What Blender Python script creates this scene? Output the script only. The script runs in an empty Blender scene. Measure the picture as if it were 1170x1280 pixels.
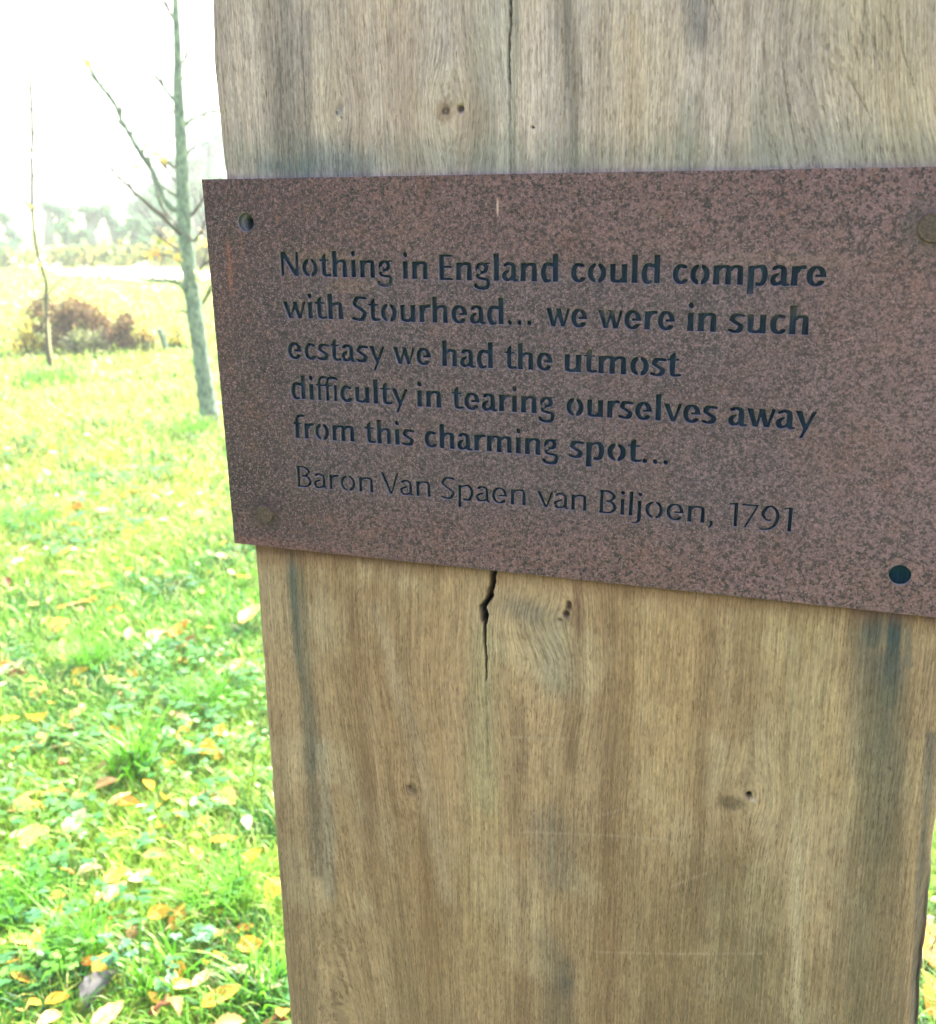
import bpy, math, random
import numpy as np
from mathutils import Vector, Matrix, noise
random.seed(7); rng = np.random.default_rng(7)
S = bpy.context.scene
COL = S.collection
R_ = math.radians

# ------------------------------------------------------------------ camera
EYE = Vector((0.3636, -0.6156, 1.45))
Z0 = 1.4326                                   # height of the plaque's upper left bolt hole
M3 = Matrix(((0.9436495, -0.0799431, 0.3211458), (0.3305834, 0.2731370, -0.9033885), (-0.0154971, 0.9586476, 0.2841734)))
FPX = 1350.0
cd = bpy.data.cameras.new('camera'); cam = bpy.data.objects.new('camera', cd); COL.objects.link(cam)
cam.matrix_world = Matrix.Translation(EYE) @ M3.to_4x4()
cd.sensor_fit = 'HORIZONTAL'; cd.sensor_width = 36; cd.lens = FPX/1170*36
cd.clip_start = 0.02; cd.clip_end = 2000
cd.dof.use_dof = True; cd.dof.focus_distance = 0.72; cd.dof.aperture_fstop = 14.5
S.camera = cam
S.render.resolution_x = 936; S.render.resolution_y = 1024

# ------------------------------------------------------------------ world, sun, exposure
SUN_EL, SUN_AZ = R_(46), math.atan2(0.30, 0.95)      # azimuth measured from +Y towards +X
w = bpy.data.worlds.new('World'); S.world = w; w.use_nodes = True
nt = w.node_tree; nt.nodes.clear()
sky = nt.nodes.new('ShaderNodeTexSky'); sky.sky_type = 'NISHITA'; sky.sun_disc = False
sky.sun_elevation = SUN_EL; sky.sun_rotation = SUN_AZ
sky.air_density = 1.0; sky.dust_density = 6.0; sky.ozone_density = 1.0
bg = nt.nodes.new('ShaderNodeBackground'); bg.inputs[1].default_value = 0.15
wo = nt.nodes.new('ShaderNodeOutputWorld')
nt.links.new(sky.outputs[0], bg.inputs[0]); nt.links.new(bg.outputs[0], wo.inputs[0])
sl = bpy.data.lights.new('sun', 'SUN'); sl.energy = 5.0; sl.angle = R_(9); sl.color = (1.0, 0.95, 0.86)
so = bpy.data.objects.new('sun', sl); COL.objects.link(so)
sd = Vector((math.sin(SUN_AZ)*math.cos(SUN_EL), math.cos(SUN_AZ)*math.cos(SUN_EL), math.sin(SUN_EL)))
so.rotation_euler = sd.to_track_quat('Z', 'Y').to_euler(); so.location = sd*30
S.view_settings.view_transform = 'Standard'; S.view_settings.look = 'None'
S.view_settings.exposure = 2.80; S.view_settings.gamma = 1.0; S.view_settings.use_curve_mapping = False

# ------------------------------------------------------------------ helpers
def ray(u, v):
    return (M3 @ Vector(((u-585)/FPX, -(v-640)/FPX, -1.0)))
def on_y(u, v, y=0.0):                        # a point on the vertical plane Y = y
    d = ray(u, v); return EYE + d*((y-EYE.y)/d.y)
def on_z(u, v, z=0.0):
    d = ray(u, v); return EYE + d*((z-EYE.z)/d.z)
def at_d(u, v, D):                            # a point at horizontal distance D
    d = ray(u, v); return EYE + d*(D/math.hypot(d.x, d.y))
def srgb(r, g, b):
    f = lambda c: (c/255/12.92 if c/255 <= 0.04045 else ((c/255+0.055)/1.055)**2.4)
    return (f(r), f(g), f(b))
def smooth(x, a, b):
    t = np.clip((x-a)/(b-a), 0, 1); return t*t*(3-2*t)
_tab = rng.random((256, 256))
def vn(x, y):                                 # value noise on arrays, 0..1
    x = np.asarray(x, float); y = np.asarray(y, float)
    xi = np.floor(x).astype(int); yi = np.floor(y).astype(int); fx = x-xi; fy = y-yi
    fx = fx*fx*(3-2*fx); fy = fy*fy*(3-2*fy)
    g = lambda a, b: _tab[a & 255, b & 255]
    return (g(xi, yi)*(1-fx)+g(xi+1, yi)*fx)*(1-fy)+(g(xi, yi+1)*(1-fx)+g(xi+1, yi+1)*fx)*fy
def fbm(x, y, o=4):
    s = 0; a = 0.5; n = 0
    for k in range(o):
        s = s+a*vn(x*2**k+17.3*k, y*2**k+9.1*k); n += a; a *= 0.5
    return s/n
def mesh_from(name, V, F, mat=None, cols=None, uv=None, smooth_=False, mats=None, midx=None):
    me = bpy.data.meshes.new(name)
    V = np.asarray(V, np.float32); n = len(V)
    if isinstance(F, np.ndarray):
        k = F.shape[1]; me.vertices.add(n); me.vertices.foreach_set('co', V.ravel())
        me.loops.add(F.size); me.loops.foreach_set('vertex_index', F.ravel().astype(np.int32))
        me.polygons.add(len(F)); me.polygons.foreach_set('loop_start', np.arange(0, F.size, k, dtype=np.int32))
        me.update(calc_edges=True)
    else:
        me.from_pydata([tuple(v) for v in V], [], F); me.update()
    if cols is not None:
        a = me.attributes.new('tint', 'FLOAT_COLOR', 'POINT')
        c = np.ones((n, 4), np.float32); c[:, :3] = cols; a.data.foreach_set('color', c.ravel())
    if uv is not None:
        a = me.attributes.new('grain', 'FLOAT2', 'POINT'); a.data.foreach_set('vector', np.asarray(uv, np.float32).ravel())
    if mat: me.materials.append(mat)
    if mats:
        for m in mats: me.materials.append(m)
    if midx is not None: me.polygons.foreach_set('material_index', np.asarray(midx, np.int32))
    if smooth_: me.polygons.foreach_set('use_smooth', np.ones(len(me.polygons), bool))
    me.validate(clean_customdata=False)
    return me
def put(name, me, parent=None, loc=(0, 0, 0), rot=(0, 0, 0), **props):
    o = bpy.data.objects.new(name, me); COL.objects.link(o); o.location = loc; o.rotation_euler = rot
    if parent: o.parent = parent
    for k, v in props.items():
        if v: o[k] = v
    return o
def thing(name, label, category, loc=(0, 0, 0), group=None):
    return put(name, None, None, loc, label=label, category=category, group=group)
class NT:
    def __init__(s, name):
        s.m = bpy.data.materials.new(name); s.m.use_nodes = True; s.t = s.m.node_tree; s.t.nodes.clear()
        s.out = s.n('OutputMaterial')
    def n(s, t, **k):
        x = s.t.nodes.new('ShaderNode'+t)
        for a, b in k.items(): setattr(x, a, b)
        return x
    def l(s, a, b): s.t.links.new(a, b)
    def val(s, sock, v):
        if hasattr(v, 'is_output') or isinstance(v, bpy.types.NodeSocket): s.l(v, sock)
        else: sock.default_value = v
    def math(s, op, a, b=0.5, clamp=False):
        x = s.n('Math', operation=op, use_clamp=clamp); s.val(x.inputs[0], a); s.val(x.inputs[1], b); return x.outputs[0]
    def mapr(s, v, a, b, c=0.0, d=1.0):
        x = s.n('MapRange'); s.val(x.inputs[0], v)
        for i, q in zip((1, 2, 3, 4), (a, b, c, d)): x.inputs[i].default_value = q
        return x.outputs[0]
    def mix(s, f, a, b, mode='MIX'):
        x = s.n('Mix', data_type='RGBA', blend_type=mode); s.val(x.inputs[0], f)
        for i, q in ((6, a), (7, b)):
            if isinstance(q, bpy.types.NodeSocket): s.l(q, x.inputs[i])
            else: x.inputs[i].default_value = (*q, 1) if len(q) == 3 else q
        return x.outputs[2]
    def noise(s, vec, scale, detail=3, rough=0.55, dist=0.0):
        x = s.n('TexNoise'); s.l(vec, x.inputs['Vector']); x.inputs['Scale'].default_value = scale
        x.inputs['Detail'].default_value = detail; x.inputs['Roughness'].default_value = rough; x.inputs['Distortion'].default_value = dist
        return x.outputs[0]
    def cells(s, vec, scale, rnd=1.0):
        x = s.n('TexVoronoi'); s.l(vec, x.inputs['Vector']); x.inputs['Scale'].default_value = scale; x.inputs['Randomness'].default_value = rnd
        q = s.n('SeparateColor'); s.l(x.outputs['Color'], q.inputs[0]); return q.outputs[0]
    def mapping(s, vec, scale, loc=(0, 0, 0)):
        x = s.n('Mapping'); s.l(vec, x.inputs[0]); x.inputs['Scale'].default_value = scale; x.inputs['Location'].default_value = loc
        return x.outputs[0]
    def obj(s): return s.n('TexCoord').outputs['Object']
    def attr(s, name, vec=False):
        x = s.n('Attribute', attribute_name=name); return x.outputs['Vector' if vec else 'Color']
    def bsdf(s, col, rough=0.7, spec=0.3, bump=None, bstr=0.3, bdist=0.001, metal=0.0):
        x = s.n('BsdfPrincipled')
        if isinstance(col, bpy.types.NodeSocket): s.l(col, x.inputs['Base Color'])
        else: x.inputs['Base Color'].default_value = (*col, 1)
        s.val(x.inputs['Roughness'], rough); x.inputs['Specular IOR Level'].default_value = spec; s.val(x.inputs['Metallic'], metal)
        if bump is not None:
            b = s.n('Bump'); b.inputs['Strength'].default_value = bstr; b.inputs['Distance'].default_value = bdist
            s.l(bump, b.inputs['Height']); s.l(b.outputs[0], x.inputs['Normal'])
        return x.outputs[0]
    def leafy(s, col, trans=0.4, rough=0.5, spec=0.25, bump=None):
        a = s.bsdf(col, rough, spec, bump, 0.4, 0.001)
        t = s.n('BsdfTranslucent'); s.l(s.mix(0.0, col, col) if not isinstance(col, bpy.types.NodeSocket) else col, t.inputs[0])
        m = s.n('MixShader'); m.inputs[0].default_value = trans; s.l(a, m.inputs[1]); s.l(t.outputs[0], m.inputs[2]); return m.outputs[0]
    def done(s, sh): s.l(sh, s.out.inputs[0]); return s.m

# ------------------------------------------------------------------ materials
def mat_wood():
    t = NT('weathered_oak'); g = t.attr('grain', True); tint = t.attr('tint')
    fib = t.noise(t.mapping(g, (820, 14, 1)), 1.0, 6, 0.72)
    fib2 = t.noise(t.mapping(g, (300, 5, 1), (9, 1, 0)), 1.0, 4, 0.6, 0.3)
    wv = t.n('VectorMath', operation='ADD'); t.l(g, wv.inputs[0]); dn = t.n('TexNoise'); t.l(t.mapping(g, (300, 60, 1)), dn.inputs['Vector']); dn.inputs['Scale'].default_value = 1.0; dn.inputs['Detail'].default_value = 3
    ds = t.n('VectorMath', operation='SCALE'); t.l(dn.outputs['Color'], ds.inputs[0]); ds.inputs['Scale'].default_value = 0.0022; t.l(ds.outputs[0], wv.inputs[1])
    g2 = wv.outputs[0]
    gran = t.math('ADD', t.math('MULTIPLY', t.cells(t.mapping(g2, (1700, 330, 1)), 1.0), 0.6), t.math('MULTIPLY', t.cells(t.mapping(g2, (900, 110, 1), (5, 3, 0)), 1.0), 0.4))
    por = t.noise(t.mapping(g, (1700, 95, 1), (3, 7, 0)), 1.0, 3, 0.6, 0.2)
    por2 = t.noise(t.mapping(g, (520, 30, 1), (31, 2, 0)), 1.0, 4, 0.7, 0.3)
    band = t.noise(t.mapping(g, (60, 2.0, 1)), 1.0, 4, 0.65, 0.5)
    blot = t.noise(t.mapping(g, (120, 70, 1)), 1.0, 6, 0.75)
    big = t.noise(t.mapping(g, (22, 7, 1), (2, 2, 0)), 1.0, 5, 0.7)
    c = t.mix(t.mapr(band, 0.38, 0.64, 0, 0.60), tint, (0.70, 0.64, 0.58), 'MULTIPLY')
    c = t.mix(t.mapr(fib2, 0.40, 0.62, 0, 0.45), c, (1.22, 1.20, 1.16), 'MULTIPLY')
    c = t.mix(t.mapr(fib, 0.42, 0.57, 0, 0.85), c, (1.5, 1.48, 1.42), 'MULTIPLY')
    c = t.mix(t.mapr(gran, 0.55, 0.95, 0, 0.85), c, (0.62, 0.58, 0.54), 'MULTIPLY')
    c = t.mix(t.mapr(gran, 0.42, 0.08, 0, 0.7), c, (1.32, 1.31, 1.28), 'MULTIPLY')
    c = t.mix(t.mapr(blot, 0.44, 0.66, 0, 0.50), c, (0.74, 0.74, 0.74), 'MULTIPLY')
    c = t.mix(t.mapr(big, 0.46, 0.64, 0, 0.50), c, (0.78, 0.80, 0.84), 'MULTIPLY')
    porm = t.mapr(por, 0.40, 0.35); porm2 = t.mapr(por2, 0.36, 0.28)
    gate = t.mapr(t.noise(t.mapping(g, (36, 12, 1), (4, 4, 0)), 1.0, 4, 0.7), 0.42, 0.62, 0.15, 1.0)
    c = t.mix(t.math('MULTIPLY', t.math('MULTIPLY', porm, 0.9), gate), c, (0.36, 0.31, 0.26), 'MULTIPLY')
    c = t.mix(t.math('MULTIPLY', t.math('MULTIPLY', porm2, 0.7), gate), c, (0.56, 0.50, 0.44), 'MULTIPLY')
    h = t.math('SUBTRACT', t.math('ADD', t.math('MULTIPLY', fib, 0.8), t.math('MULTIPLY', gran, -0.3)), t.math('MULTIPLY', t.math('ADD', porm, porm2), 0.3))
    return t.done(t.bsdf(c, 0.85, 0.18, h, 0.7, 0.0005))
def mat_rust():
    t = NT('rusted_steel'); o = t.obj()
    sep = t.n('SeparateXYZ'); t.l(o, sep.inputs[0]); X, Z = sep.outputs[0], sep.outputs[2]
    big = t.noise(o, 14, 4, 0.6); mid = t.noise(o, 70, 3, 0.6); fine = t.noise(o, 380, 6, 0.85); cel = t.cells(o, 780); cel2 = t.cells(o, 1500); fine2 = t.noise(t.mapping(o, (1, 1, 1), (5, 3, 1)), 1500, 2, 0.6)
    spots = t.math('ADD', t.math('MULTIPLY', t.noise(t.mapping(o, (1, 1, 1), (2, 8, 4)), 240, 4, 0.7), 0.7), t.math('MULTIPLY', t.cells(o, 560), 0.3))
    left = t.mapr(X, -0.03, 0.10); right = t.mapr(X, 0.06, 0.42)
    base = t.mix(left, (0.046, 0.030, 0.033), (0.105, 0.066, 0.064))
    base = t.mix(t.math('MULTIPLY', right, 0.95), base, (0.185, 0.128, 0.125))  # lighter sheen towards the right, painted into the rust colour
    base = t.mix(t.mapr(big, 0.42, 0.66, 0, 0.55), base, (0.155, 0.100, 0.078))
    base = t.mix(t.mapr(X, 0.07, -0.03, 0, 0.75), base, (0.55, 0.50, 0.60), 'MULTIPLY'); base = t.mix(t.mapr(t.noise(o, 26, 5, 0.7), 0.52, 0.66, 0, 0.6), base, (0.70, 0.55, 0.50), 'MULTIPLY'); base = t.mix(t.mapr(t.noise(t.mapping(o, (1, 1, .35), (4, 1, 2)), 55, 5, 0.7), 0.52, 0.68, 0, 0.45), base, (1.45, 1.2, 1.05), 'MULTIPLY')
    # greyer where rain has washed out of the cut letters
    inx = t.math('MULTIPLY', t.mapr(X, 0.0, 0.05), t.mapr(X, 0.37, 0.30)); inz = t.math('MULTIPLY', t.mapr(Z, -0.19, -0.165), t.mapr(Z, -0.015, -0.035))
    wash = t.math('MULTIPLY', t.math('MULTIPLY', inx, inz), t.mapr(mid, 0.35, 0.6, 0.35, 0.9))
    base = t.mix(wash, base, (0.080, 0.072, 0.084))
    c = t.mix(t.mapr(fine, 0.50, 0.60, 0, 0.75), base, (0.30, 0.20, 0.185))
    c = t.mix(t.mapr(fine2, 0.58, 0.70, 0, 0.55), c, (0.38, 0.29, 0.28))
    dk = t.math('MULTIPLY', t.mapr(spots, 0.49, 0.42), t.mapr(fine, 0.62, 0.50))
    edge = t.math('MAXIMUM', t.mapr(Z, -0.03, 0.02), t.mapr(Z, -0.165, -0.20))
    c = t.mix(t.math('MULTIPLY', dk, t.math('ADD', t.math('MULTIPLY', edge, 0.42), 0.68)), c, (0.018, 0.020, 0.022))
    c = t.mix(t.mapr(cel, 0.55, 1.0, 0, 0.8), c, (0.50, 0.46, 0.50), 'MULTIPLY'); c = t.mix(t.mapr(cel, 0.4, 0.0, 0, 0.8), c, (1.55, 1.42, 1.34), 'MULTIPLY')
    c = t.mix(t.mapr(cel2, 0.80, 1.0, 0, 0.6), c, (0.40, 0.31, 0.28)); c = t.mix(t.mapr(cel2, 0.2, 0.0, 0, 0.5), c, (0.03, 0.02, 0.024))
    ora = t.math('MULTIPLY', t.mapr(mid, 0.56, 0.70), t.mapr(fine, 0.45, 0.6))
    c = t.mix(t.math('MULTIPLY', ora, 0.45), c, (0.30, 0.135, 0.07))
    # a brighter orange run by the left edge, ochre dust near the first line
    def blob(cx, cz, rx, rz, f):
        a = t.math('POWER', t.math('ABSOLUTE', t.math('DIVIDE', t.math('SUBTRACT', X, cx), rx)), 2.0)
        b = t.math('POWER', t.math('ABSOLUTE', t.math('DIVIDE', t.math('SUBTRACT', Z, cz), rz)), 2.0)
        return t.math('MULTIPLY', t.mapr(t.math('ADD', a, b), 1.0, 0.2), f)
    nb = t.mapr(fine, 0.42, 0.56)
    p = on_y(287, 335); c = t.mix(t.math('MULTIPLY', blob(p.x, p.z-Z0, 0.0022, 0.022, 0.75), nb), c, (0.42, 0.17, 0.085))
    p = on_y(405, 322); c = t.mix(t.math('MULTIPLY', blob(p.x, p.z-Z0, 0.030, 0.007, 0.25), nb), c, (0.34, 0.24, 0.13))
    p = on_y(440, 358); c = t.mix(t.math('MULTIPLY', blob(p.x, p.z-Z0, 0.022, 0.005, 0.3), nb), c, (0.36, 0.24, 0.12))
    p = on_y(950, 325); c = t.mix(t.math('MULTIPLY', blob(p.x, p.z-Z0, 0.055, 0.006, 0.25), nb), c, (0.40, 0.29, 0.20))
    redd = t.math('MULTIPLY', t.math('MAXIMUM', edge, t.mapr(big, 0.5, 0.62, 0, 0.6)), t.mapr(t.noise(t.mapping(o, (1, 1, 1), (7, 7, 7)), 420, 4, 0.7), 0.48, 0.60))
    c = t.mix(t.math('MULTIPLY', redd, 0.5), c, (0.24, 0.115, 0.095))
    p = on_y(622, 259); c = t.mix(blob(p.x, p.z-Z0, 0.0009, 0.006, 0.85), c, (0.62, 0.50, 0.36))
    # pinkish scale along the lower edge
    c = t.mix(t.math('MULTIPLY', t.mapr(t.math('ADD', Z, t.math('MULTIPLY', X, 0.055)), -0.206, -0.216), nb), c, (0.30, 0.135, 0.11))
    p = on_y(332, 642); c = t.mix(blob(p.x, p.z-Z0, 0.016, 0.014, 0.5), c, (0.04, 0.030, 0.030))
    p = on_y(1163, 283); c = t.mix(blob(p.x, p.z-Z0, 0.017, 0.018, 0.4), c, (0.075, 0.075, 0.062))
    # raw cut walls are smoother, greyer steel
    geo = t.n('NewGeometry'); sn = t.n('SeparateXYZ'); t.l(geo.outputs['True Normal'], sn.inputs[0])
    wall = t.mapr(t.math('ABSOLUTE', sn.outputs[1]), 0.9, 0.6)
    c = t.mix(wall, c, (0.26, 0.275, 0.28))
    c = t.mix(1.0, c, (0.535, 0.43, 0.555), 'MULTIPLY'); h = t.math('ADD', fine, t.math('MULTIPLY', spots, 0.8))
    r = t.mapr(fine, 0.3, 0.7, 0.62, 0.86)
    return t.done(t.bsdf(c, r, 0.35, h, 0.6, 0.0004))
def mat_bolt():
    t = NT('dull_bolt_steel'); o = t.obj(); n = t.noise(o, 500, 3)
    return t.done(t.bsdf(t.mix(t.mapr(n, .35, .65), (0.034, 0.022, 0.021), (0.085, 0.052, 0.046)), 0.6, 0.22, n, 0.4, 0.0003))
def mat_tint(name, trans=0.35, rough=0.55, spec=0.25):
    t = NT(name); c = t.attr('tint'); n = t.noise(t.obj(), 60, 2)
    return t.done(t.leafy(t.mix(t.mapr(n, .35, .65, 0, .35), c, (0.75, 0.8, 0.7), 'MULTIPLY'), trans, rough, spec))
def mat_bark(name, a, b, scale=30):
    t = NT(name); o = t.obj(); n = t.noise(t.mapping(o, (1, 1, 0.35)), scale, 4, 0.65); m = t.noise(o, scale*0.35, 3)
    c = t.mix(t.mapr(n, .38, .62), a, b); c = t.mix(t.mapr(m, .5, .64, 0, .7), c, (0.19, 0.27, 0.17))
    return t.done(t.bsdf(c, 0.85, 0.2, n, 0.6, 0.01))
def mat_ground():
    t = NT('lawn_soil'); o = t.obj()
    n1 = t.noise(o, 0.55, 4, 0.6); n2 = t.noise(o, 6, 4, 0.65); n3 = t.noise(o, 45, 3, 0.6)
    c = t.mix(t.mapr(n1, .38, .62), (0.085, 0.17, 0.028), (0.19, 0.21, 0.045))
    c = t.mix(t.mapr(n2, .40, .66, 0, .7), c, (0.055, 0.12, 0.02))
    c = t.mix(t.mapr(n3, .54, .72, 0, .5), c, (0.24, 0.22, 0.07))
    cd_ = t.n('CameraData') if False else None
    h = t.math('ADD', n3, t.math('MULTIPLY', n2, 0.6))
    return t.done(t.bsdf(c, 0.9, 0.1, h, 0.8, 0.03))
def mat_plain(name, a, b, scale, rough=0.85, bs=0.4, bd=0.01):
    t = NT(name); n = t.noise(t.obj(), scale, 4, 0.6); return t.done(t.bsdf(t.mix(t.mapr(n, .35, .65), a, b), rough, 0.25, n, bs, bd))
def mat_leaf(name, a, b, c3):
    t = NT(name); o = t.obj(); n = t.noise(o, 55, 3, 0.6); m = t.noise(o, 260, 3, 0.6)
    oi = t.n('ObjectInfo'); c = t.mix(t.mapr(n, .38, .64), a, b); c = t.mix(t.mapr(m, .58, .72, 0, .7), c, c3)
    c = t.mix(t.mapr(oi.outputs['Random'], 0, 1, 0, .35), c, (0.8, 0.72, 0.6), 'MULTIPLY')
    v = t.attr('tint'); c = t.mix(1.0, c, v, 'MULTIPLY')
    return t.done(t.leafy(c, 0.3, 0.5, 0.35, n))
M_wood, M_rust, M_bolt = mat_wood(), mat_rust(), mat_bolt()
M_grass = mat_tint('grass_blades', 0.42, 0.45, 0.3); M_herb = mat_tint('herb_leaves', 0.35, 0.42, 0.35)
M_fol = mat_tint('tree_foliage', 0.35, 0.6, 0.2)
M_bark = mat_bark('mossy_bark', (0.04, 0.075, 0.055), (0.16, 0.215, 0.155), 60); M_twigb = mat_plain('twig_bark', (0.035, 0.036, 0.022), (0.075, 0.07, 0.04), 40)
M_ground = mat_ground()
M_path = mat_plain('pale_gravel', (0.55, 0.52, 0.45), (0.72, 0.69, 0.62), 12)
M_stake = mat_plain('pale_stake_wood', (0.34, 0.34, 0.16), (0.48, 0.45, 0.24), 25)

# ------------------------------------------------------------------ the post
YW = 0.0036                                    # the oak face lies just behind the plate (its front is Y = 0)
def wpt(u, v): p = on_y(u, v, YW); return p.x, p.z
PXM = 0.00055                                  # metres per photograph pixel on the face, roughly
def seg_dist(X, Z, pts):
    best = np.full(X.shape, 9.0); tt = np.zeros(X.shape); n = len(pts)-1
    for i in range(n):
        (ax, az), (bx, bz) = pts[i], pts[i+1]; dx, dz = bx-ax, bz-az; L = dx*dx+dz*dz+1e-12
        s = np.clip(((X-ax)*dx+(Z-az)*dz)/L, 0, 1); d = np.hypot(X-ax-s*dx, Z-az-s*dz)
        m = d < best; best = np.where(m, d, best); tt = np.where(m, (i+s)/n, tt)
    return best, tt
def build_post():
    zt, zb = wpt(300, 0)[1]+0.04, wpt(362, 1280)[1]-0.05
    zz = np.concatenate([np.linspace(2.02, zt, 60)[:-1], np.arange(zt, zb, -0.00115), np.linspace(zb, -0.3, 60)[1:]])
    # left edge from the photograph, slightly uneven
    ez = []
    for (u, v) in [(263, 0), (264, 60), (267, 95), (272, 135), (281, 220), (299, 400), (318, 684), (332, 880), (345, 1060), (362, 1280)]: ez.append(wpt(u, v))
    ez.sort(key=lambda q: q[1])
    xl = np.interp(zz, [q[1] for q in ez], [q[0] for q in ez]) + (fbm(zz*30, zz*0+2)-.5)*0.0016 + (fbm(zz*160, zz*0+9)-.5)*0.0008
    rz = [wpt(*q) for q in [(1210, 600), (1196, 800), (1183, 940), (1168, 1040), (1160, 1110), (1152, 1200), (1147, 1280)]]; rz.sort(key=lambda q: q[1])
    xr = np.interp(zz, [q[1] for q in rz], [q[0] for q in rz]) + (fbm(zz*25, zz*0+5)-.5)*0.003 + (fbm(zz*120, zz*0+1)-.5)*0.001
    a0, a1 = wpt(545, 138)[0], wpt(650, 160)[0]
    # parametric columns: finer near the cracks and at both arrises
    s = np.concatenate([np.linspace(0, 0.02, 10)[:-1], np.linspace(0.02, 0.27, 130)[:-1], np.linspace(0.27, 0.40, 150)[:-1], np.linspace(0.40, 0.98, 330)[:-1], np.linspace(0.98, 1.0, 9)])
    X = xl[:, None]*(1-s)+xr[:, None]*s; Z = np.repeat(zz[:, None], len(s), 1)
    Y = np.full(X.shape, YW)
    wdt = xr-xl
    # ---------- relief
    Y += (fbm(X*9, Z*3, 3)-.5)*0.0016 + (fbm(X*60, Z*5, 3)-.5)*0.00045
    dl = X-xl[:, None]; dr = xr[:, None]-X
    Y += 0.0022*np.clip(1-dl/0.0035, 0, 1)**2 + 0.0035*np.clip(1-dr/0.006, 0, 1)**2
    # wane along the lower right arris
    wv = smooth(Z, wpt(1160, 1000)[1]+0.03, wpt(1160, 1200)[1]); Y += wv*0.010*np.clip(1-dr/0.009, 0, 1)
    # ---------- colour of the timber (stains and weathering, with contact shade painted round the plate)
    def C(r, g, b): return np.array(srgb(r, g, b))*np.array((0.590, 0.535, 0.715))
    zmid = wpt(600, 470)[1]
    top = smooth(Z, zmid-0.03, zmid+0.03)[..., None]
    col = C(158, 135, 98)*(1-top) + C(182, 169, 150)*top
    low = smooth(Z, wpt(600, 880)[1], wpt(600, 1240)[1])[..., None]
    col = col*(1-low*0.5) + C(132, 115, 80)*low*0.5
    n1 = fbm(X*16, Z*1.8, 4)[..., None]; n2 = fbm(X*45+5, Z*3.5, 4)[..., None]; n3 = fbm(X*22+40, Z*18+3, 4)[..., None]
    col = col*(0.70+0.60*n1)*(0.80+0.40*n2)
    col = col + (C(196, 182, 140)-col)*smooth(n3[..., 0], .52, .75)[..., None]*0.28
    def paint(pts, wpx, rgb, alpha, soft=0.5, fade=None, streak=0.0, mul=False):
        nonlocal col
        P = [wpt(*q) for q in pts] if len(pts) > 1 else [wpt(*pts[0]), (wpt(*pts[0])[0]+1e-5, wpt(*pts[0])[1])]
        wob = (fbm(X*40+len(pts), Z*22, 3)-.5)*wpx*PXM*0.9 + (fbm(X*400, Z*14, 2)-.5)*wpx*PXM*streak
        d, t = seg_dist(X, Z, P); ww = wpx*PXM
        if fade: ww = ww*(fade[0]+(fade[1]-fade[0])*t)
        m = 1-smooth(d+wob, ww*(1-soft), ww*(1+soft))
        al = alpha if not isinstance(alpha, tuple) else alpha[0]+(alpha[1]-alpha[0])*t
        m = (m*al)[..., None]
        col = col*(1-m)+(col*C(*rgb)*2.2 if mul else C(*rgb))*m
    # weathered bands above the plaque
    paint([(352, -40), (356, 60), (362, 225)], 16, (112, 110, 104), .55, .9, streak=1)
    paint([(384, 20), (388, 225)], 5, (100, 98, 92), .5, .8, streak=.8)
    paint([(706, -40), (712, 90), (720, 225)], 10, (112, 106, 92), .65, .8, streak=1)
    paint([(640, -40), (640, 225)], 8, (140, 142, 124), .5, .9, streak=1)
    paint([(610, -40), (612, 225)], 18, (160, 160, 140), .45, .9, streak=1)
    paint([(868, -40), (872, 45)], 14, (92, 92, 92), .7, .9, streak=1)
    paint([(862, 130), (855, 225)], 13, (112, 116, 106), .55, .9, streak=1)
    paint([(960, 140), (965, 225)], 20, (128, 130, 110), .4, .9, streak=1)
    paint([(1080, -30), (1100, 60), (1140, 150), (1165, 230)], 42, (188, 172, 132), .5, .9)
    paint([(800, 60), (800, 160)], 40, (192, 170, 128), .4, .9, streak=.6)
    paint([(470, 20), (480, 150)], 60, (180, 158, 132), .4, .9, streak=.6)
    paint([(285, 205), (600, 206), (900, 203), (1180, 196)], 26, (122, 128, 112), .50, .95, streak=.8)  # grey-green band, also painting contact shade over the plate's top edge
    paint([(400, 205), (450, 212)], 18, (96, 108, 108), .55, .95, streak=.8)
    paint([(330, 208), (380, 212)], 12, (84, 104, 104), .5, .95, streak=.8)
    # below the plaque
    paint([(318, 690), (330, 850), (350, 1100), (365, 1290)], 40, (118, 106, 80), .45, .9)
    paint([(364, 676), (367, 740), (373, 820), (382, 870)], 4.2, (66, 76, 68), (.95, .3), .6, (1.2, 1.0), streak=.4)
    paint([(366, 690), (384, 860), (392, 960)], 12, (92, 98, 82), .5, .9)
    paint([(402, 930), (406, 1010), (412, 1120)], 9, (150, 150, 130), .35, .95, streak=1)
    paint([(385, 880), (392, 1010), (398, 1090)], 10, (100, 98, 82), .5, .9, streak=1)
    paint([(460, 740), (500, 950), (540, 1200)], 26, (140, 112, 76), .4, .9, streak=1)
    paint([(600, 960), (598, 1180)], 24, (170, 150, 104), .45, .9, streak=1)
    paint([(605, 800), (604, 1000)], 16, (150, 150, 110), .4, .9, streak=.8)
    paint([(545, 1060), (560, 1280)], 30, (118, 98, 66), .45, .9, streak=1)
    paint([(720, 760), (716, 860), (712, 960)], 8, (110, 88, 62), .5, .9, streak=1)
    paint([(690, 775), (694, 850)], 20, (120, 124, 104), .42, .95)
    paint([(640, 757), (668, 765)], 15, (112, 106, 90), .6, .9)
    paint([(615, 792), (660, 800)], 7, (146, 128, 92), .5, .8)
    paint([(686, 1030), (700, 1100)], 22, (104, 102, 90), .45, .95, streak=1)
    paint([(706, 1205), (708, 1240)], 10, (92, 90, 80), .5, .95, streak=.9)
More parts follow.
